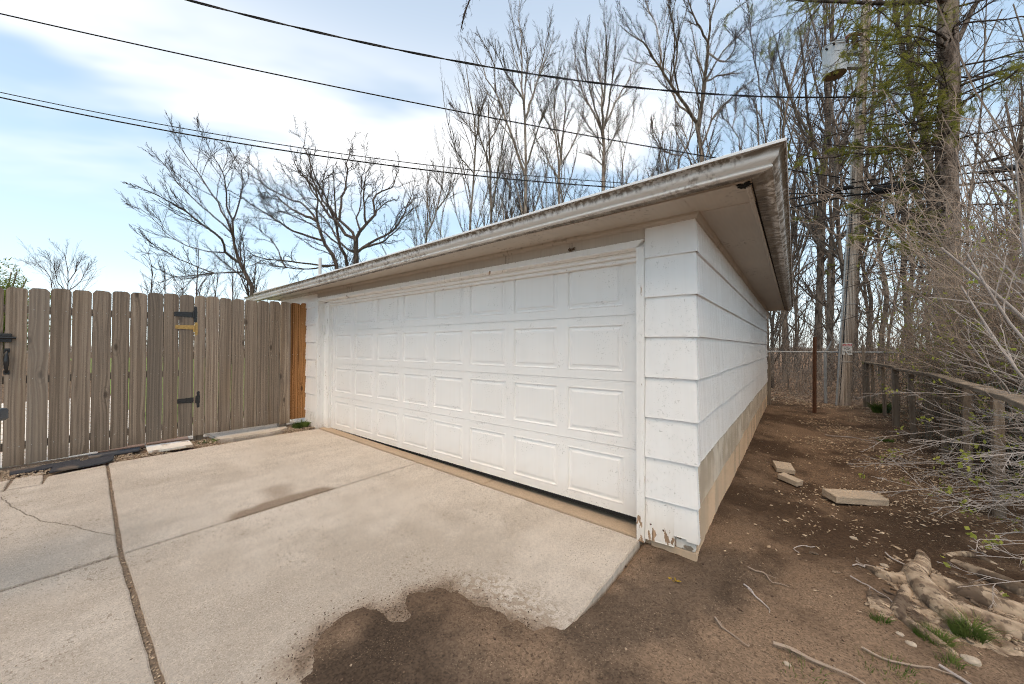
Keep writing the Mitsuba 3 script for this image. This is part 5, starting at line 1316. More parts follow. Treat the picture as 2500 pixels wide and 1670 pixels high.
TREE_INFO = {
 'elm': ('leaning bare tree with one long low limb behind the wooden gate', 'm_bark_dark', dict(rmin=.012, up=.05, wig=.10, lv=((11, 27, .62, 8), (11, 31, .50, 5), (9, 36, .52, 3)))),
 'oak': ('broad gnarled bare oak spreading above the left part of the roof', 'm_bark_dark', dict(rmin=.014, up=.03, wig=.2, limbwig=.035, lv=((13, 32, .54, 9), (11, 35, .44, 6), (7, 40, .52, 3)))),
 'oakleft': ('dark bare tree reaching left in front of the broad oak', 'm_bark_dark', dict(rmin=.013, up=.04, wig=.18, limbwig=.03, lv=((12, 30, .56, 9), (11, 35, .44, 6), (7, 40, .52, 3)))),
 'oakmid': ('dark bare tree between the two spreading oaks', 'm_bark_dark', dict(rmin=.013, wig=.18, lv=((12, 30, .56, 9), (11, 35, .44, 6), (7, 40, .52, 3)))),
 'farleft': ('small hazy multi-stemmed bare tree far beyond the gate', 'm_twig_red', dict(rmin=.008, wig=.08, lv=((14, 24, .7, 7), (10, 28, .55, 5), (6, 34, .5, 3)), twig='m_twig_red')),
}
SAPL = ['thin bare sapling left of the leaning tree, leftmost of the row', 'thin bare sapling left of the leaning tree, second of the row', 'thin bare sapling under the low limb of the leaning tree', 'thin straight sapling in front of the leaning trunk', 'thin bare sapling right of the leaning trunk', 'short bare sapling third of the row behind the gate', 'short bare sapling between leaning tree and its low limb']
BACK = {'midright': 'pale twiggy tree just right of the spreading oaks', 'ba': 'slim forked tree behind the middle of the gutter, leftmost of the tall stand', 'bb': 'tall double-stemmed tree behind the roof, second of the tall stand', 'bc': 'short slim sapling behind the roof beside the V-shaped tree',
        'bd': 'tall V-shaped tree with long splayed limbs behind the roof', 'be': 'medium forked tree behind the roof between two taller ones', 'bf': 'tall narrow vase-shaped tree behind the roof', 'bg': 'thick big-limbed tree rising above the right part of the roof', 'bh': 'leaning brown tree behind the roof corner',
        'bi': 'slim tree left of the roof corner', 'bj': 'small crooked tree behind the roof near the corner', 'bk': 'crooked leaning tree left of the thick big-limbed tree', 'bl': 'slight sapling right of the vase-shaped tree', 'bm': 'slight leaning sapling left of the medium forked tree',
        'bn': 'low twiggy sapling behind the left third of the roof', 'bo': 'slight sapling left of the crooked leaning tree', 'wa': 'tall grey trunk in the wood between garage and utility pole', 'wb': 'grey trunk in the wood between utility pole and spruce', 'wc': 'grey trunk just behind the utility pole', 'wd': 'slim brown tree right of the spruce trunk',
        'we': 'bent trunk in the wood beside the eave of the garage', 'wf': 'low crooked tree right behind the far corner of the garage'}
si_ = 0
for j, (nm, limbs) in enumerate(TREES.items()):
    if nm in TREE_INFO:
        lab, bark, kw = TREE_INFO[nm]
        build_tree('bare_tree', lab, 'tree', limbs, 100 + j, bark, **kw)
    elif nm.startswith('sapling'):
        build_tree('sapling', SAPL[si_], 'tree', limbs, 100 + j, 'm_twig_red', 'm_twig_red', lv=((26, 30, .46, 6), (9, 32, .46, 4), (6, 36, .5, 3)), rmin=.010, t0=.02); si_ += 1
    else:
        big = nm in ('bd', 'bf', 'bg', 'be', 'bh')
        nl = len(limbs)
        n1 = 11 if nl > 4 else 16
        near = nm[0] == 'w'
        build_tree('bare_tree' if near or nl > 2 else 'sapling', BACK[nm], 'tree', limbs, 100 + j, 'm_bark_wood' if near else 'm_bark_brown' if nm in ('bg', 'bh', 'bi', 'bk', 'bj') else 'm_bark_grey', 'm_twig_wood' if near else 'm_twig_red' if nm[1] in 'fln' else 'm_twig', wig=.08, lv=((n1, 22, .62, 8), (9, 26, .52, 5), (8, 31, .50, 3)), rmin=.0085 if not near else .006, up=.06, t0=.15)

# the wood behind the chain link fence and along the right side
wr = np.random.default_rng(77)
wood_pos = []
for i in range(64):
    for _ in range(60):
        az = wr.uniform(-14, 30); dist = wr.uniform(13.5, 44)
        x = CAM[0] + dist * math.sin(math.radians(az)); y = CAM[1] + dist * math.cos(math.radians(az))
        if y > 11.5 and all(math.hypot(x - a, y - b) > 1.6 for a, b in wood_pos): break
    wood_pos.append((x, y))
def gen_tree(seed, h, r0, nl, spr, lv, bark, twig, rmin, up=.05, wig=.16):
    q = np.random.default_rng(seed); ln = q.normal(0, .07 * h, 2)
    z = np.linspace(-.3, h, 6)
    tp = np.stack([ln[0] * np.maximum(z / h, 0) ** 1.3 + q.normal(0, .012 * h, 6), ln[1] * np.maximum(z / h, 0) + q.normal(0, .012 * h, 6), z], 1); tp[:2, :2] *= .3
    limbs = [[r0, r0 * .25] + tp.tolist()]
    for j in range(nl):
        t_ = q.uniform(.22, .72); b0 = np.array([np.interp(t_ * h, z, tp[:, m]) for m in range(3)])
        a = q.uniform(0, 6.28); sp = q.uniform(.6, 1.6) * spr; L = h * q.uniform(.22, .42)
        limbs.append([r0 * .5, r0 * .15] + [b0.tolist(), (b0 + [sp * .5 * math.cos(a), sp * .5 * math.sin(a), L * .42]).tolist(), (b0 + [sp * math.cos(a), sp * math.sin(a), L]).tolist()])
    return build_tree('proto', '', 'tree', limbs, seed, bark, twig, lv=lv, rmin=rmin, up=up, wig=wig, t0=.1)


for v in range(8):
    as_group(gen_tree(500 + v, 10.5, .05 + .011 * v, 3 + v % 4, 1.3, ((12, 38, .34, 5), (8, 40, .46, 4), (5, 40, .5, 3)), 'm_bark_wood', ('m_twig_wood', 'm_twig')[v % 3 == 2], .0075, .03, .2), f'wood_group_{v}')
for i, (x, y) in enumerate(wood_pos):
    plant('woodland_tree', 'slender bare tree deep in the wood behind the chain link fence', 'slender bare trees in the depth of the wood', f'wood_group_{i % 8}', x, y, wr.uniform(0, 360), wr.uniform(.75, 1.3))
# young trees filling the skyline behind the garage and beyond the gate
sk_ = np.random.default_rng(91)
for v in range(6):
    as_group(gen_tree(900 + v, 8.0, .035 + .006 * v, 3 + v % 3, .9, ((13, 30, .42, 5), (9, 34, .48, 4), (5, 36, .55, 3)), ('m_twig_red', 'm_bark_grey')[v % 2], 'm_twig', .0085, .06, .13), f'young_group_{v}')
for i in range(32):
    b = i >= 20
    az = math.radians(-43 + 34 * (i + sk_.random()) / 20) if not b else math.radians(-76 + 28 * (i - 20 + sk_.random()) / 12)
    dist = sk_.uniform(27, 38) if b else sk_.uniform(21, 31)
    x, y = CAM[0] + dist * math.sin(az), CAM[1] + dist * math.cos(az)
    plant('young_tree', 'low twiggy young bare tree beyond the gate' if b else 'slight young bare tree in the row behind the garage roof', 'young bare trees beyond the gate' if b else 'young bare trees behind the garage roof', f'young_group_{i % 6}', x, y, sk_.uniform(0, 360), sk_.uniform(.6, .88) if b else sk_.uniform(1.35, 1.95))

# undergrowth: countless thin stems and twigs filling the wood floor
def brush(n, az0, az1, d0, d1, h0, h1, seed, r=.006, kidn=(6, 4), ymin=10.2, wig=.25):
    rng = np.random.default_rng(seed)
    az = np.radians(rng.uniform(az0, az1, n * 2)); dist = np.sqrt(rng.uniform(d0 ** 2, d1 ** 2, n * 2))
    x = CAM[0] + dist * np.sin(az); y = CAM[1] + dist * np.cos(az)
    ok = np.nonzero(y > ymin)[0][:n]; x, y, dist = x[ok], y[ok], dist[ok]; n = len(x)
    K = 6; h = rng.uniform(h0, h1, n); a = rng.uniform(0, 6.28, n); q = rng.uniform(.05, .7, n) * h
    t = np.linspace(0, 1, K)[None]
    P = np.stack([x[:, None] + np.cos(a)[:, None] * q[:, None] * t ** 1.5, y[:, None] + np.sin(a)[:, None] * q[:, None] * t ** 1.5, -.1 + h[:, None] * t], 2) + rng.normal(0, .06, (n, K, 3))
    R = (r * rng.uniform(.8, 2.2, n) * (1 + dist / 60))[:, None] * np.linspace(1, .35, K)
    out = [tubes(P, R, 4)]
    C, CR = kids(rng, P, R, kidn[0], .12, 1, .42, 45, 5, wig, .03, .6, r * .65); out.append(tubes(C, CR, 3))
    C2, CR2 = kids(rng, C, CR, kidn[1], .2, 1, .5, 45, 4, wig, .02, .6, r * .55); out.append(spikes(C2, CR2 * 1.25))
    return cat_(out)


single('undergrowth', 'tangle of bare brown brush filling the wood behind the chain link fence', 'undergrowth', brush(700, -17, 26, 13.5, 40, 1.2, 4.5, 3, .008), 'm_twig_wood', kind='stuff')
single('undergrowth', 'thin dead stalks along the far side of the chain link fence', 'undergrowth', brush(420, -14, 25, 12.6, 16.5, .5, 1.9, 4, .0045, (6, 4)), 'm_stem_tan', kind='stuff')
single('undergrowth', 'low bare brush beyond the gate, lawn and roof', 'undergrowth', brush(260, -88, -30, 30, 46, 2, 5.5, 5, .012, (8, 5), ymin=3), 'm_twig_red', kind='stuff')

# evergreen shrub beyond the gate
EV = thing('evergreen_shrub', 'yellow-green evergreen shrub poking above the left end of the gate', 'shrub')
er = np.random.default_rng(8)
ec = np.array([-24.4, -4.2, 0.0]); 
Pm = []
for i in range(70):
    a = er.uniform(0, 6.28); q = er.uniform(.2, 2.2); hh = er.uniform(3.0, 5.1) * (1 - .13 * q)
    Pm.append([ec + [0, 0, 0], ec + [q * .4 * math.cos(a), q * .4 * math.sin(a), hh * .5], ec + [q * math.cos(a), q * math.sin(a), hh]])
Pm = np.array([resample(p, 6) for p in Pm]); Rm = np.full(Pm.shape[:2], .02)
part(EV, 'stems', tubes(Pm, Rm, 4), 'm_bark_brown')
C, CR = kids(er, Pm, Rm, 9, .35, 1, .25, 45, 4, .2, .1, .5, .006)


def leaf_cards(rng, P, n, size, width, droop=0.0, spread=.03, tri=True):
    """n small leaves or needles along every branch of P"""
    M, K, _ = P.shape
    t = rng.random((M, n)) * (K - 1); i = np.minimum(t.astype(int), K - 2); fr_ = (t - i)[..., None]
    ar = np.arange(M)[:, None]
    o = (P[ar, i] * (1 - fr_) + P[ar, i + 1] * fr_).reshape(-1, 3)
    Tn = (P[ar, i + 1] - P[ar, i]).reshape(-1, 3); Tn /= np.linalg.norm(Tn, axis=1, keepdims=True) + 1e-9
    d = Tn * .7 + rng.normal(0, .6, o.shape) + [0, 0, -droop]; d /= np.linalg.norm(d, axis=1, keepdims=True)
    s = np.cross(d, rng.normal(size=o.shape)); s /= np.linalg.norm(s, axis=1, keepdims=True) + 1e-9
    L = size * rng.uniform(.6, 1.3, (len(o), 1)); w = width * rng.uniform(.7, 1.3, (len(o), 1))
    o = o + rng.normal(0, spread, o.shape) * size
    if tri:
        V = np.stack([o - s * w / 2, o + s * w / 2, o + d * L], 1).reshape(-1, 3); F = np.arange(len(V)).reshape(-1, 3)
    else:
        V = np.stack([o, o + d * L * .5 - s * w / 2, o + d * L, o + d * L * .5 + s * w / 2], 1).reshape(-1, 3)
        b = np.arange(len(o))[:, None] * 4; F = np.concatenate([b + [0, 1, 2], b + [0, 2, 3]])
    return trimesh.Trimesh(V, F, process=False)


part(EV, 'foliage', leaf_cards(er, C, 26, .16, .035, .1, .5), 'm_evergreen')

# ------------------------------------------------------------------ spruce with drooping boughs
SPR = thing('spruce_tree', 'tall spruce with rough trunk and thin drooping green boughs on the right', 'tree')
sr_ = np.random.default_rng(31)
sp0 = np.array([3.24, 9.80, -.4])
def spr_at(z): return np.array([3.23 + .012 * z, 9.83 - .006 * z, z])
zz = np.linspace(-.4, 13, 40)
part(SPR, 'trunk', tube([spr_at(z) + [.02 * math.sin(z * 2), 0, 0] for z in zz], [.215, .19, .175, .165, .15], 18), 'm_bark_spruce', smooth=60)
bough = []
toL = -RIGHT0; toC = np.array([CAM[0] - 3.2, CAM[1] - 9.8, 0]); toC /= np.linalg.norm(toC)
spec = []
for i in range(46):
    z = 1.9 + 10.2 * (i + sr_.random()) / 46
    a = sr_.uniform(0, 2 * np.pi); L = sr_.uniform(1.6, 4.0)
    d = np.array([math.cos(a), math.sin(a), 0])
    spec.append((z, d, L, sr_.uniform(-.25, .12), .020))
# the big boughs that cross the pole
for z, mixd, L, sl, r in ((6.0, (1.0, .30), 3.2, -.02, .045), (5.85, (1.0, .1), 3.9, -.05, .03), (6.5, (.9, .6), 3.0, -.12, .03), (9.2, (1.0, .2), 4.2, .02, .06), (9.35, (-1, .3), 3.2, .06, .07), (5.1, (1.0, .5), 2.6, -.25, .025), (4.5, (1.0, .4), 2.8, -.2, .028), (7.2, (-.8, .8), 2.8, -.12, .03), (6.7, (-.4, 1.0), 3.2, -.12, .03), (8.3, (.6, .9), 3.6, -.1, .03), (4.0, (.7, .7), 2.2, -.2, .022)):
    d = toL * mixd[0] + toC * mixd[1]; d[2] = 0; d /= np.linalg.norm(d); spec.append((z, d, L, sl, r))
for i in range(8):
    a = sr_.uniform(-.15, 1.25); d = toL * math.cos(a) + toC * math.sin(a); d[2] = 0; d /= np.linalg.norm(d)
    spec.append((sr_.uniform(5.2, 8.2), d, sr_.uniform(2.0, 3.7), sr_.uniform(-.22, -.02), .02))
for z, d, L, sl, r in spec:
    K = 12; t = np.linspace(0, 1, K)
    c = spr_at(z)[None] + d[None] * (L * t)[:, None]; c[:, 2] += L * (sl * t - .22 * t ** 2 + .18 * t ** 4)
    c[1:] += np.cumsum(sr_.normal(0, .028, (K - 1, 3)), 0)
    bough.append((c, np.linspace(r, r * .22, K)))
BP = np.array([b[0] for b in bough]); BR = np.array([b[1] for b in bough])
part(SPR, 'boughs', tubes(BP, BR, 6), 'm_bark_dark', smooth=True)
C, CR = kids(sr_, BP, BR, 24, .12, 1, .26, 48, 6, .14, -.10, .5, .005)
C2, CR2 = kids(sr_, C, CR, 6, .15, 1, .45, 45, 5, .15, -.10, .6, .0028, base=.05)
dead = []
for i in range(70):
    a = sr_.uniform(-.5, 1.5); d = toL * math.cos(a) + toC * math.sin(a) + [0, 0, sr_.uniform(-.22, .10)]; d /= np.linalg.norm(d)
    t = np.linspace(0, 1, 8)[:, None]; q_ = spr_at(sr_.uniform(2.6, 8.8)) + d * (sr_.uniform(1.8, 4.4) * t) - [0, 0, .35] * t ** 2; q_[1:] += np.cumsum(sr_.normal(0, .03, (7, 3)), 0); dead.append(q_)
dead = np.array(dead); dR = np.full(dead.shape[:2], 1.0) * np.linspace(.011, .004, 8)
D1, DR1 = kids(sr_, dead, dR, 9, .15, 1, .22, 42, 5, .14, -.03, .6, .003)
part(SPR, 'dead_boughs', cat_([tubes(dead, dR, 4), tubes(D1, DR1, 3)]), 'm_twig', label='thin bare dead boughs', kind='stuff')
part(SPR, 'twigs', cat_([tubes(C, CR, 3), spikes(C2, CR2)]), 'm_bark_dark')
# needles in clumps: dense on some boughs, bare on others
big = np.zeros(len(BP), bool); big[-19:] = True
dens = np.where(big, .92, sr_.choice([.0, .0, .25], len(BP)))
sel1 = sr_.random(len(C)) < np.repeat(dens, 24); sel2 = np.repeat(sel1, 6) & (sr_.random(len(C2)) < .95)
part(SPR, 'needles', cat_([leaf_cards(sr_, C2[sel2], 60, .029, .0056, .12, .35), leaf_cards(sr_, C[sel1], 60, .029, .0056, .1, .35)]), 'm_needle')

# boughs of a second conifer hanging into the top of the frame
OV = thing('hanging_bough', 'needled conifer boughs hanging into the top of the picture left of the utility pole', 'tree branch')
ov = []
for a, b, r in (((2.6, 5.4, 8.3), (0.1, 4.0, 6.0), .02), ((2.6, 5.4, 8.3), (0.4, 4.6, 6.2), .02), ((3.0, 5.6, 8.6), (-0.4, 3.9, 6.6), .018), ((3.2, 6.0, 8.2), (0.9, 4.9, 5.6), .018), ((3.2, 6.2, 8.0), (1.3, 5.4, 5.7), .016)):
    a, b = np.array(a), np.array(b); t = np.linspace(0, 1, 10)[:, None]
    c = a * (1 - t) + b * t; c[:, 2:] -= .5 * t * (t - 1) * -1.0 * -1; c[1:] += np.cumsum(sr_.normal(0, .03, (9, 3)), 0); ov.append((c, np.linspace(r, .004, 10)))
OP = np.array([o[0] for o in ov]); OR = np.array([o[1] for o in ov])
C, CR = kids(sr_, OP, OR, 22, .3, 1, .24, 40, 6, .12, -.12, .5, .004)
C2, CR2 = kids(sr_, C, CR, 6, .15, 1, .45, 40, 5, .12, -.12, .6, .0022, base=.04)
part(OV, 'bough', tubes(OP, OR, 6), 'm_bark_dark', smooth=True); part(OV, 'twigs', cat_([tubes(C, CR, 3), spikes(C2, CR2)]), 'm_bark_dark')
s_ = sr_.random(len(C2)) < .75
part(OV, 'needles', leaf_cards(sr_, C2[s_], 38, .026, .004, .15, .35), 'm_needle')
SEED = thing('hanging_bough', 'sparse seed-hung twig dangling at the top edge above the middle of the gutter', 'tree branch')
sp_ = np.array([resample([(-2.6, 1.2, 6.9), (-3.0, .9, 6.35), (-3.1 - .12 * i, .78 + .1 * i, 5.95 + .07 * i)], 8) for i in range(4)]); sR = np.full(sp_.shape[:2], .004)
C, CR = kids(sr_, sp_, sR, 10, .3, 1, .25, 50, 4, .2, -.1, .6, .0022)
part(SEED, 'twigs', cat_([tubes(sp_, sR, 4), tubes(C, CR, 3)]), 'm_twig'); part(SEED, 'seeds', leaf_cards(sr_, C, 7, .025, .008, .5, .3, False), 'm_twig_red')

# ------------------------------------------------------------------ shrubs along the right side
def shrub(name, label, base, n, h, reach, lean, seed, stem='m_stem_tan', r=.008, leaf=1.0, kid=((9, 38, .42, 6), (6, 42, .5, 4)), rad=.4, extra=None, group=None):
    rng = np.random.default_rng(seed)
    k = thing(name, label, 'shrub', group)
    K = 9; t = np.linspace(0, 1, K)
    P = []
    for i in range(n):
        a = rng.uniform(0, 6.28); q = rad * math.sqrt(rng.random())
        b = np.array([base[0] + q * math.cos(a), base[1] + q * math.sin(a), -.1])
        d = np.array([lean[0], lean[1], 0]) * rng.uniform(.1, 1.2) + rng.normal(0, reach, 3) * [1, 1, 0]
        hh = h * rng.uniform(.5, 1.1)
        c = b[None] + d[None] * (t ** 1.6)[:, None]; c[:, 2] += hh * (t - .28 * t ** 2.5 * rng.uniform(0, 1.6))
        c[1:] += np.cumsum(rng.normal(0, .022, (K - 1, 3)), 0); P.append(c)
    P = np.array(P); R = (r * rng.uniform(.7, 1.8, n))[:, None] * np.linspace(1, .3, K)
    if extra:
        ex = np.array([resample(e[1:], K) for e in extra]); P = np.vstack([P, ex]); R = np.vstack([R, np.array([np.linspace(e[0], e[0] * .35, K) for e in extra])])
    part(k, 'stems', tubes(P, R, 6), stem, smooth=True)
    src, sr2 = P, R; tw = []
    for m_, (nn, ang, ln, KK) in enumerate(kid):
        C, CR = kids(rng, src, sr2, nn, .15, 1, ln, ang, KK, .13, .02, .6, r * (.34 - .09 * m_)); tw.append(tubes(C, CR, 3) if m_ == 0 else spikes(C, CR * 1.2)); src, sr2 = C, CR
    part(k, 'twigs', cat_(tw), stem)
    if leaf > 0:
        s = rng.random(len(src)) < .16 * leaf
        tips = src[s][:, -2:]
        part(k, 'leaves', leaf_cards(rng, tips, 5, .028, .020, -.4, .5, False), 'm_leaf')
    return k


# the near shrub: pale stems pushing out to the left over the rail
ext = []
er2 = np.random.default_rng(12)
for i in range(80):
    b = np.array([er2.uniform(1.95, 2.75), er2.uniform(.9, 2.5), er2.uniform(.0, .95)])
    d = np.array([-.85, -.35, er2.uniform(-.30, .22)]) + er2.normal(0, .16, 3)
    L = er2.uniform(.4, 1.15)
    ext.append([er2.uniform(.003, .006), b + [.5, .2, -.2], b, b + d * L * .5 + [0, 0, .03], b + d * L])
ext += [[.020, (2.35, 1.75, .0), (2.12, 1.55, .95), (1.75, 1.35, 1.55), (1.35, 1.15, 2.05)],
        [.014, (2.2, 1.2, .2), (1.95, 1.15, .9), (1.62, 1.0, 1.45), (1.42, .95, 1.95)],
        [.013, (2.0, 1.3, .3), (1.78, 1.1, .95), (1.60, 1.0, 1.25), (1.40, .98, 1.75)],
        [.016, (2.5, 2.4, .0), (2.2, 2.3, 1.2), (2.0, 2.1, 2.0), (1.9, 1.9, 2.8)],
        [.015, (2.6, 2.9, .0), (2.4, 2.9, 1.5), (2.3, 2.7, 2.6), (2.5, 2.5, 3.3)]]
shrub('shrub', 'nearest shrub with pale stems pushing out low over the rail at the right edge', (2.6, 2.0), 20, 1.9, .35, (-.55, -.25), 201, 'm_stem_pale', .0070, .45, ((8, 32, .40, 6), (6, 38, .48, 4)), .4, ext)
for i, (b, n, h, lean, st, lab) in enumerate((((2.95, 3.5), 60, 2.9, (-.22, -.2), 'm_stem_tan', 'twiggy budding shrub leaning over the near half of the rail fence'), ((2.95, 5.0), 70, 3.2, (-.25, -.1), 'm_stem_tan', 'twiggy budding shrub behind the thick fence post'), ((2.9, 6.7), 70, 3.3, (-.3, -.1), 'm_stem_tan', 'twiggy shrub behind the far half of the rail fence'),
        ((3.6, 4.6), 60, 3.9, (-.2, -.2), 'm_stem_tan', 'tall bare shrub behind the others under the spruce'), ((3.4, 8.0), 70, 3.9, (-.3, -.1), 'm_stem_tan', 'bare shrub at the foot of the spruce'), ((3.3, 2.9), 40, 3.5, (-.3, -.25), 'm_stem_pale', 'tall pale shrub with bright green buds at the right edge'), ((2.9, 8.4), 36, 2.5, (-.1, 0), 'm_stem_tan', 'bare shrub just right of the utility pole'))):
    shrub('shrub', lab, b, n, h, .40, lean, 210 + i, st, .0066, .6, ((12, 42, .46, 6), (8, 46, .52, 4)), .65)
tk = brush(300, 17, 27, 6.5, 12.5, 2.4, 4.7, 33, .0055, (10, 7), ymin=2.0, wig=.2)
single('thicket', 'dense band of bare twigs filling the right side behind the budding shrubs', 'thicket', tk, 'm_stem_tan', kind='stuff')
# larger fresh leaf sprays near the lens side
LS = np.random.default_rng(5)
for i, (p, s) in enumerate((((1.56, .98, 1.62), 1.3), ((1.50, 1.3, 1.02), 1.0), ((1.44, 1.1, .80), .9), ((1.62, 1.25, .52), .9), ((1.70, 1.5, 1.28), 1.0))):
    tip = np.array([[np.array(p), np.array(p) + [-.03, -.02, .04]]])
    pass

# ------------------------------------------------------------------ things lying on the soil
def gz_(x, y):
    return ground(np.array([[x]], float), np.array([[y]], float))[0, 0]


def lay(m, x, y, dz=0.0, yaw=0.0, tilt=(0, 0)):
    m = m.copy()
    m.apply_transform(trimesh.transformations.euler_matrix(tilt[0], tilt[1], yaw)); m.apply_translation((x, y, gz_(x, y) + dz)); return m


bl = cbox(-.225, .225, -.095, .095, 0, .065, .006).subdivide().subdivide().subdivide()
bl.vertices = bl.vertices + .006 * (meshkit.noise(np.asarray(bl.vertices) * 30)[:, None] - .5)
single('concrete_block', 'tan concrete block lying flat on the soil right of the garage', 'block', lay(bl, .975, 2.05, .022, .56, (.05, .02)), 'm_block', smooth=30)
br = cbox(-.10, .10, -.05, .05, 0, .055, .004)
single('brick', 'pale brick tilted against the stepped brick, nearer to the lens', 'brick', lay(br, .485, 2.25, .018, -.55, (.05, .12)), 'm_block')
bs = cat_([cbox(-.09, .09, -.035 + .05 * i, .013 + .05 * i, 0, .05 + .003 * i, .003) for i in range(4)])
single('brick', 'half buried grooved brick beside the side wall', 'brick', lay(bs, .435, 2.62, .012, .25, (.12, .05)), 'm_block')
# exposed roots
RT = thing('tree_root', 'big exposed tan tree root running through the soil at lower right', 'root')
def gpt(x, y, dz): return (x, y, gz_(x, y) + dz)
part(RT, 'main_root', tube(resample([gpt(1.235, 1.17, -.02), gpt(1.215, .98, .012), gpt(1.17, .80, .02), gpt(1.12, .66, .030), gpt(1.14, .50, .030), gpt(1.20, .30, .005), gpt(1.30, .10, -.05)], 26), [.020, .036, .045, .060, .060, .052, .028], 14), 'm_root', smooth=60)
for pts, r in (([(1.12, .66, .01), (1.02, .56, .010), (.94, .62, -.005), (.88, .72, -.04)], [.045, .040, .035, .02]), ([(1.10, .62, .0), (1.02, .36, .0), (.98, .16, .0), (1.10, .02, -.01), (1.2, -.1, -.05)], [.03, .028, .03, .03, .02]), ([(1.2, .7, 0), (1.42, .62, .01), (1.7, .55, -.02)], [.05, .06, .05]), ([(1.38, 1.1, -.01), (1.52, .92, .015), (1.75, .7, .0)], [.03, .045, .05]), ([(1.22, .45, -.01), (1.45, .36, .0), (1.7, .2, 0)], [.05, .06, .05]), ([(1.35, 1.2, -.01), (1.5, 1.28, .01), (1.62, 1.25, -.02)], [.014, .02, .015])):
    part(RT, 'side_root', tube(resample([gpt(*p) for p in pts], 16), r, 12), 'm_root', smooth=60)
pxs = np.linspace(.86, 1.95, 110); pys = np.linspace(.0, 1.2, 120)
def plate(X, Y):
    a, b = .45 * X - .89 * Y, .89 * X + .45 * Y
    q = np.hypot((X - 1.40) / .60, (Y - .46) / .42) + 1.5 * npfbm(X, Y, 4.5, 4, 31)
    rid = 1 - np.abs(2 * (meshkit.fbm(np.stack([b * 11, a * 3.2, 0 * X], -1), 3, 5)) - 1)
    rid2 = 1 - np.abs(2 * (meshkit.fbm(np.stack([b * 30, a * 8, 0 * X], -1), 3, 15)) - 1)
    return ground(X, Y) + np.clip((1 - q) * .06, -.03, .004) + (.030 * (rid - .78) + .014 * (rid2 - .75)) * (q < 1.25)


fr = np.random.default_rng(44)
nf = 420
fx_, fy_ = fr.normal(1.30, .30, nf), fr.normal(.42, .32, nf)
single('bark_fragments', 'broken tan bark and wood fragments around the exposed root', 'bark fragments', scatter([rock_mesh(80 + s, 1, .35).apply_scale((1.4, .7, 1)) for s in range(6)], np.stack([fx_, fy_, plate(fx_[:, None], fy_[:, None])[:, 0] + .004], 1), fr.uniform(.006, .022, nf), fr.uniform(0, 6.28, nf), .4, fr), 'm_root', kind='stuff')
part(RT, 'root_plate', heightfield(pxs, pys, plate), 'm_root', smooth=50)

for (x, y, n, h, rad, lab) in ((1.215, .18, 420, .115, .050, 'taller dark green grass tuft beside the exposed root'), (1.075, .055, 420, .065, .062, 'short dense grass tuft in front of the exposed root'), (.885, .05, 90, .060, .035, 'small thin grass tuft left of the exposed root'), (1.09, -.12, 70, .07, .04, 'sparse grass tuft at the lower right'), (.86, -.34, 110, .05, .10, 'low sparse grass patch at the bottom right'), (.55, -.62, 50, .06, .09, 'few thin grass blades near the bottom edge')):
    single('grass_tuft', lab, 'grass', blades(x, y, gz_(x, y), rad, n, h, int(x * 1000), .0016, .6), 'm_grass')
single('weed', 'tiny green seedling by the foot of the rail fence', 'weed', blades(1.62, 5.2, gz_(1.62, 5.2), .09, 90, .06, 91, .008, 1.0), 'm_grass')
single('weed', 'leafy green weed between two posts of the rail fence', 'weed', blades(1.98, 8.3, gz_(1.98, 8.3), .12, 160, .28, 92, .012, .6), 'm_grass')
# single stones
for j, (x, y, s, lab) in enumerate(((1.176, -.04, .042, 'largest pale stone at the lower right'), (.882, 1.116, .030, 'tan stone in the middle of the soil'), (1.09, -.27, .030, 'flat pale stone at the bottom right edge'), (.50, -.60, .020, 'small white stone near the bottom edge'), (1.0, .75, .028, 'pale stone behind the exposed root'), (.95, -.02, .022, 'white pebble beside the smallest grass tuft'), (.98, -.07, .026, 'pale pebble in a cluster before the grass'))):
    single('stone', lab, 'stone', lay(rock_mesh(60 + j, 2, .55).apply_scale(s * .75), x, y, s * .08), 'm_stone', smooth=40)
# twigs and sticks
stk = [((.45, -.50), (.78, -.52), .008, 'long pale stick lying across the bottom of the soil'), ((1.02, .95), (1.35, .60), .004, 'thin dark twig above the exposed root'), ((.55, .60), (.62, .80), .003, 'curved thin twig below the concrete block'), ((.30, .12), (.52, .06), .004, 'small forked twig near the corner of the garage'),
       ((.30, -.05), (.42, -.25), .004, 'pale bent twig in the bare soil'), ((.80, .62), (1.0, .70), .004, 'straight twig left of the exposed root'), ((.80, -.25), (1.12, -.20), .0045, 'dark stick in front of the grass tufts'), ((1.05, -.20), (1.35, -.32), .006, 'long pale fallen stem at the lower right edge'), ((.9, 5.2), (1.5, 5.0), .008, 'short brown stick on the chip-strewn soil'), ((.22, -.52), (.36, -.60), .004, 'small curved twig at the bottom edge'), ((.80, .45), (.98, .26), .0035, 'thin twig pointing at the smallest grass tuft')]
for j, (a, b, r, lab) in enumerate(stk):
    rg = np.random.default_rng(300 + j); n = 6; t = np.linspace(0, 1, n)
    xy = np.array(a) * (1 - t)[:, None] + np.array(b) * t[:, None] + rg.normal(0, .018, (n, 2))
    pts = np.array([(x, y, gz_(x, y) + r + .006 + rg.uniform(0, .008)) for x, y in xy])
    sk = resample(pts, 16)
    tw_ = [tube(sk, [r, r * .9, r * .4], 6)]
    side = np.array([sk[6], sk[6] + [rg.uniform(-.06, .06), rg.uniform(-.06, .06), .012]]); tw_.append(tube(side, r * .5, 4))
    single('twig', lab, 'twig', cat_(tw_), 'm_stem_pale' if j % 3 else 'm_stem_tan', smooth=40)
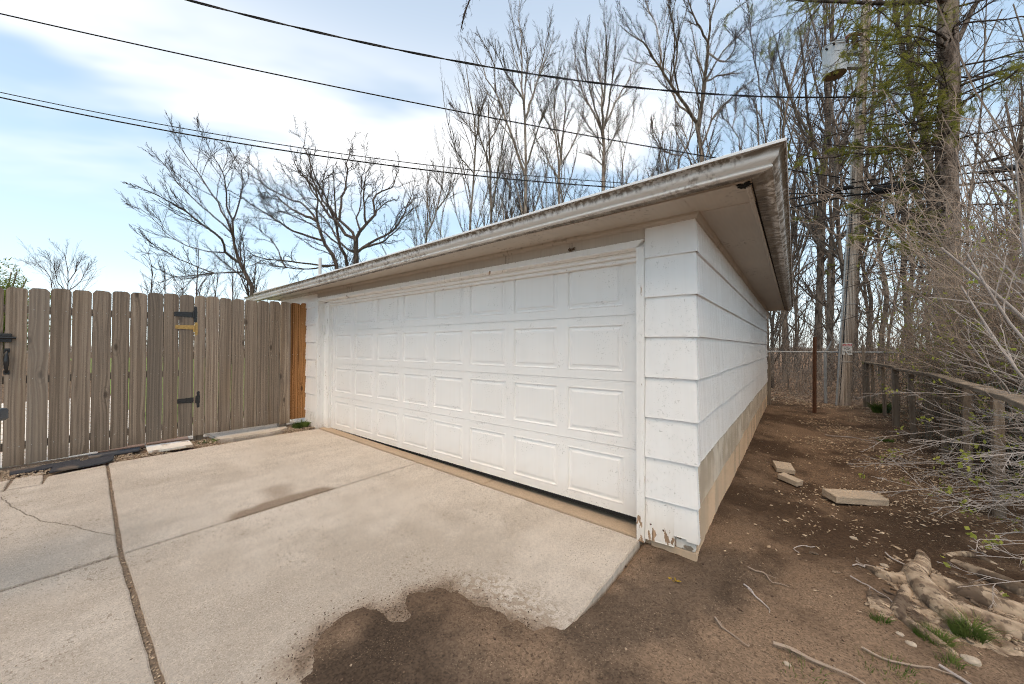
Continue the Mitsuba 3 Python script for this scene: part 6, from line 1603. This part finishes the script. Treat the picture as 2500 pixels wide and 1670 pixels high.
single('leaf', 'bright yellow dead leaf near the corner of the garage', 'leaf', leaf_cards(np.random.default_rng(1), np.array([[[-.105, -.28, gz_(-.1, -.28) + .015], [-.06, -.30, gz_(-.1, -.28) + .02]]]), 4, .035, .02, 0, .2, False), 'm_leaf_yellow' if 'm_leaf_yellow' in scene else leafmat('m_leaf_yellow', (.45, .30, .04), (.55, .36, .05)))

# chips, pebbles and clods: nobody could count them
def spread(n, x0, x1, y0, y1, dens, seed):
    r = np.random.default_rng(seed)
    x, y = r.uniform(x0, x1, n), r.uniform(y0, y1, n)
    k = r.random(n) < dens(x, y)
    x, y = x[k], y[k]
    return x, y, ground(x[:, None], y[:, None])[:, 0], r


def dchip(x, y):
    d = sst(.2, 1.0, x) * sst(.4, 2.2, y) * np.clip(.58 + 3.2 * npfbm(x, y, 1.9, 4, 2), .06, 1)
    return np.maximum(d, .05 * sst(-.6, .4, y)) * (x > .06)


chipm = [rock_mesh(s, 0, .28).apply_scale((1.25, .8, 1)) for s in range(6)]
x, y, z, r = spread(17000, .05, 2.6, .0, 9.6, dchip, 61)
s = r.uniform(.004, .011, len(x)) * r.choice([1, 1, 1, 1, 1.4, 2.0], len(x))
single('wood_chips', 'pale chips and leaf scraps strewn over the soil beside the garage', 'wood chips', scatter(chipm, np.stack([x, y, z + .004], 1), s, r.uniform(0, 6.28, len(x)), .35, r), 'm_chip', kind='stuff')
x, y, z, r = spread(9000, -4.5, 5.5, 8.3, 14.5, lambda x, y: np.clip(.75 + 1.5 * npfbm(x, y, 1.2, 2, 9), .1, 1) * sst(8.2, 9.4, y) * ((y > 8.6) | (x > .1)), 62)
leafm = [trimesh.Trimesh([(-1, 0, .1), (0, -.7, 0), (1, 0, .25), (0, .7, .15)], [(0, 1, 2), (0, 2, 3)], process=False), trimesh.Trimesh([(-1, 0, 0), (0, -.6, .3), (1, 0, 0), (0, .6, .2)], [(0, 1, 2), (0, 2, 3)], process=False)]
single('leaf_litter', 'brown fallen leaves covering the ground along the chain link fence', 'leaf litter', scatter(leafm, np.stack([x, y, z + .01], 1), r.uniform(.018, .045, len(x)), r.uniform(0, 6.28, len(x)), .5, r), 'm_chip', kind='stuff')
r_ = lambda x: np.random.default_rng(3).random(len(x))
x, y, z, r = spread(6000, -1.4, 2.3, -2.3, 4.0, lambda x, y: np.clip(.5 + 2.4 * npfbm(x, y, 2.2, 3, 21), .03, 1) * ((x > -.36) | ((y < -1.15) & (r_(x) < .3))), 63)
sl = z > slabz(x) + np.where(x < -.37, .004, -9)
x, y, z = x[sl], y[sl], z[sl]
single('pebbles', 'fine pebbles and grit in the bare soil', 'pebbles', scatter(pebs, np.stack([x, y, z], 1), r.uniform(.0015, .0040, len(x)) * r.choice([1] * 12 + [2.4], len(x)), r.uniform(0, 6.28, len(x)), .4, r), 'm_grit', kind='stuff')
x, y, z, r = spread(10000, -1.4, 2.3, -2.3, 5.0, lambda x, y: np.clip(.10 + .25 * sst(-.6, .8, y) + 3.0 * npfbm(x, y, 3.2, 3, 41), .0, 1) * ((x > -.36) | (y < -1.15)), 64)
sl = z > slabz(x) + np.where(x < -.37, .008, -9)
x, y, z = x[sl], y[sl], z[sl]
single('soil_clods', 'dark crumbs of soil over the bare ground', 'soil clods', scatter(pebs, np.stack([x, y, z], 1), r.uniform(.002, .0065, len(x)) * r.choice([1] * 9 + [1.8], len(x)), r.uniform(0, 6.28, len(x)), .4, r), 'm_clod', kind='stuff')
# debris on the drive
x, y, z, r = spread(2600, -5.6, -.4, -3.4, -.02, lambda x, y: .10 + .9 * np.exp(-((x + .85) / .35) ** 2 - ((y + .75) / .35) ** 2) + .25 * sst(-.5, -.1, y), 65)
z = slabz(x) + .002
fe = np.array(DIRT[1:20]); fi = RNG.integers(0, len(fe) - 1, 900); ft = RNG.random(900)[:, None]
fq = fe[fi] * (1 - ft) + fe[fi + 1] * ft + RNG.normal(0, .07, (900, 2))
x = np.r_[x, fq[:, 0]]; y = np.r_[y, fq[:, 1]]; z = np.r_[z, slabz(fq[:, 0]) + .002]; r = np.random.default_rng(8)
single('drive_debris', 'brown seed scraps and crumbs scattered on the concrete drive', 'debris', scatter(chipm, np.stack([x, y, z], 1), r.uniform(.0015, .0048, len(x)), r.uniform(0, 6.28, len(x)), .3, r), 'm_clod', kind='stuff')
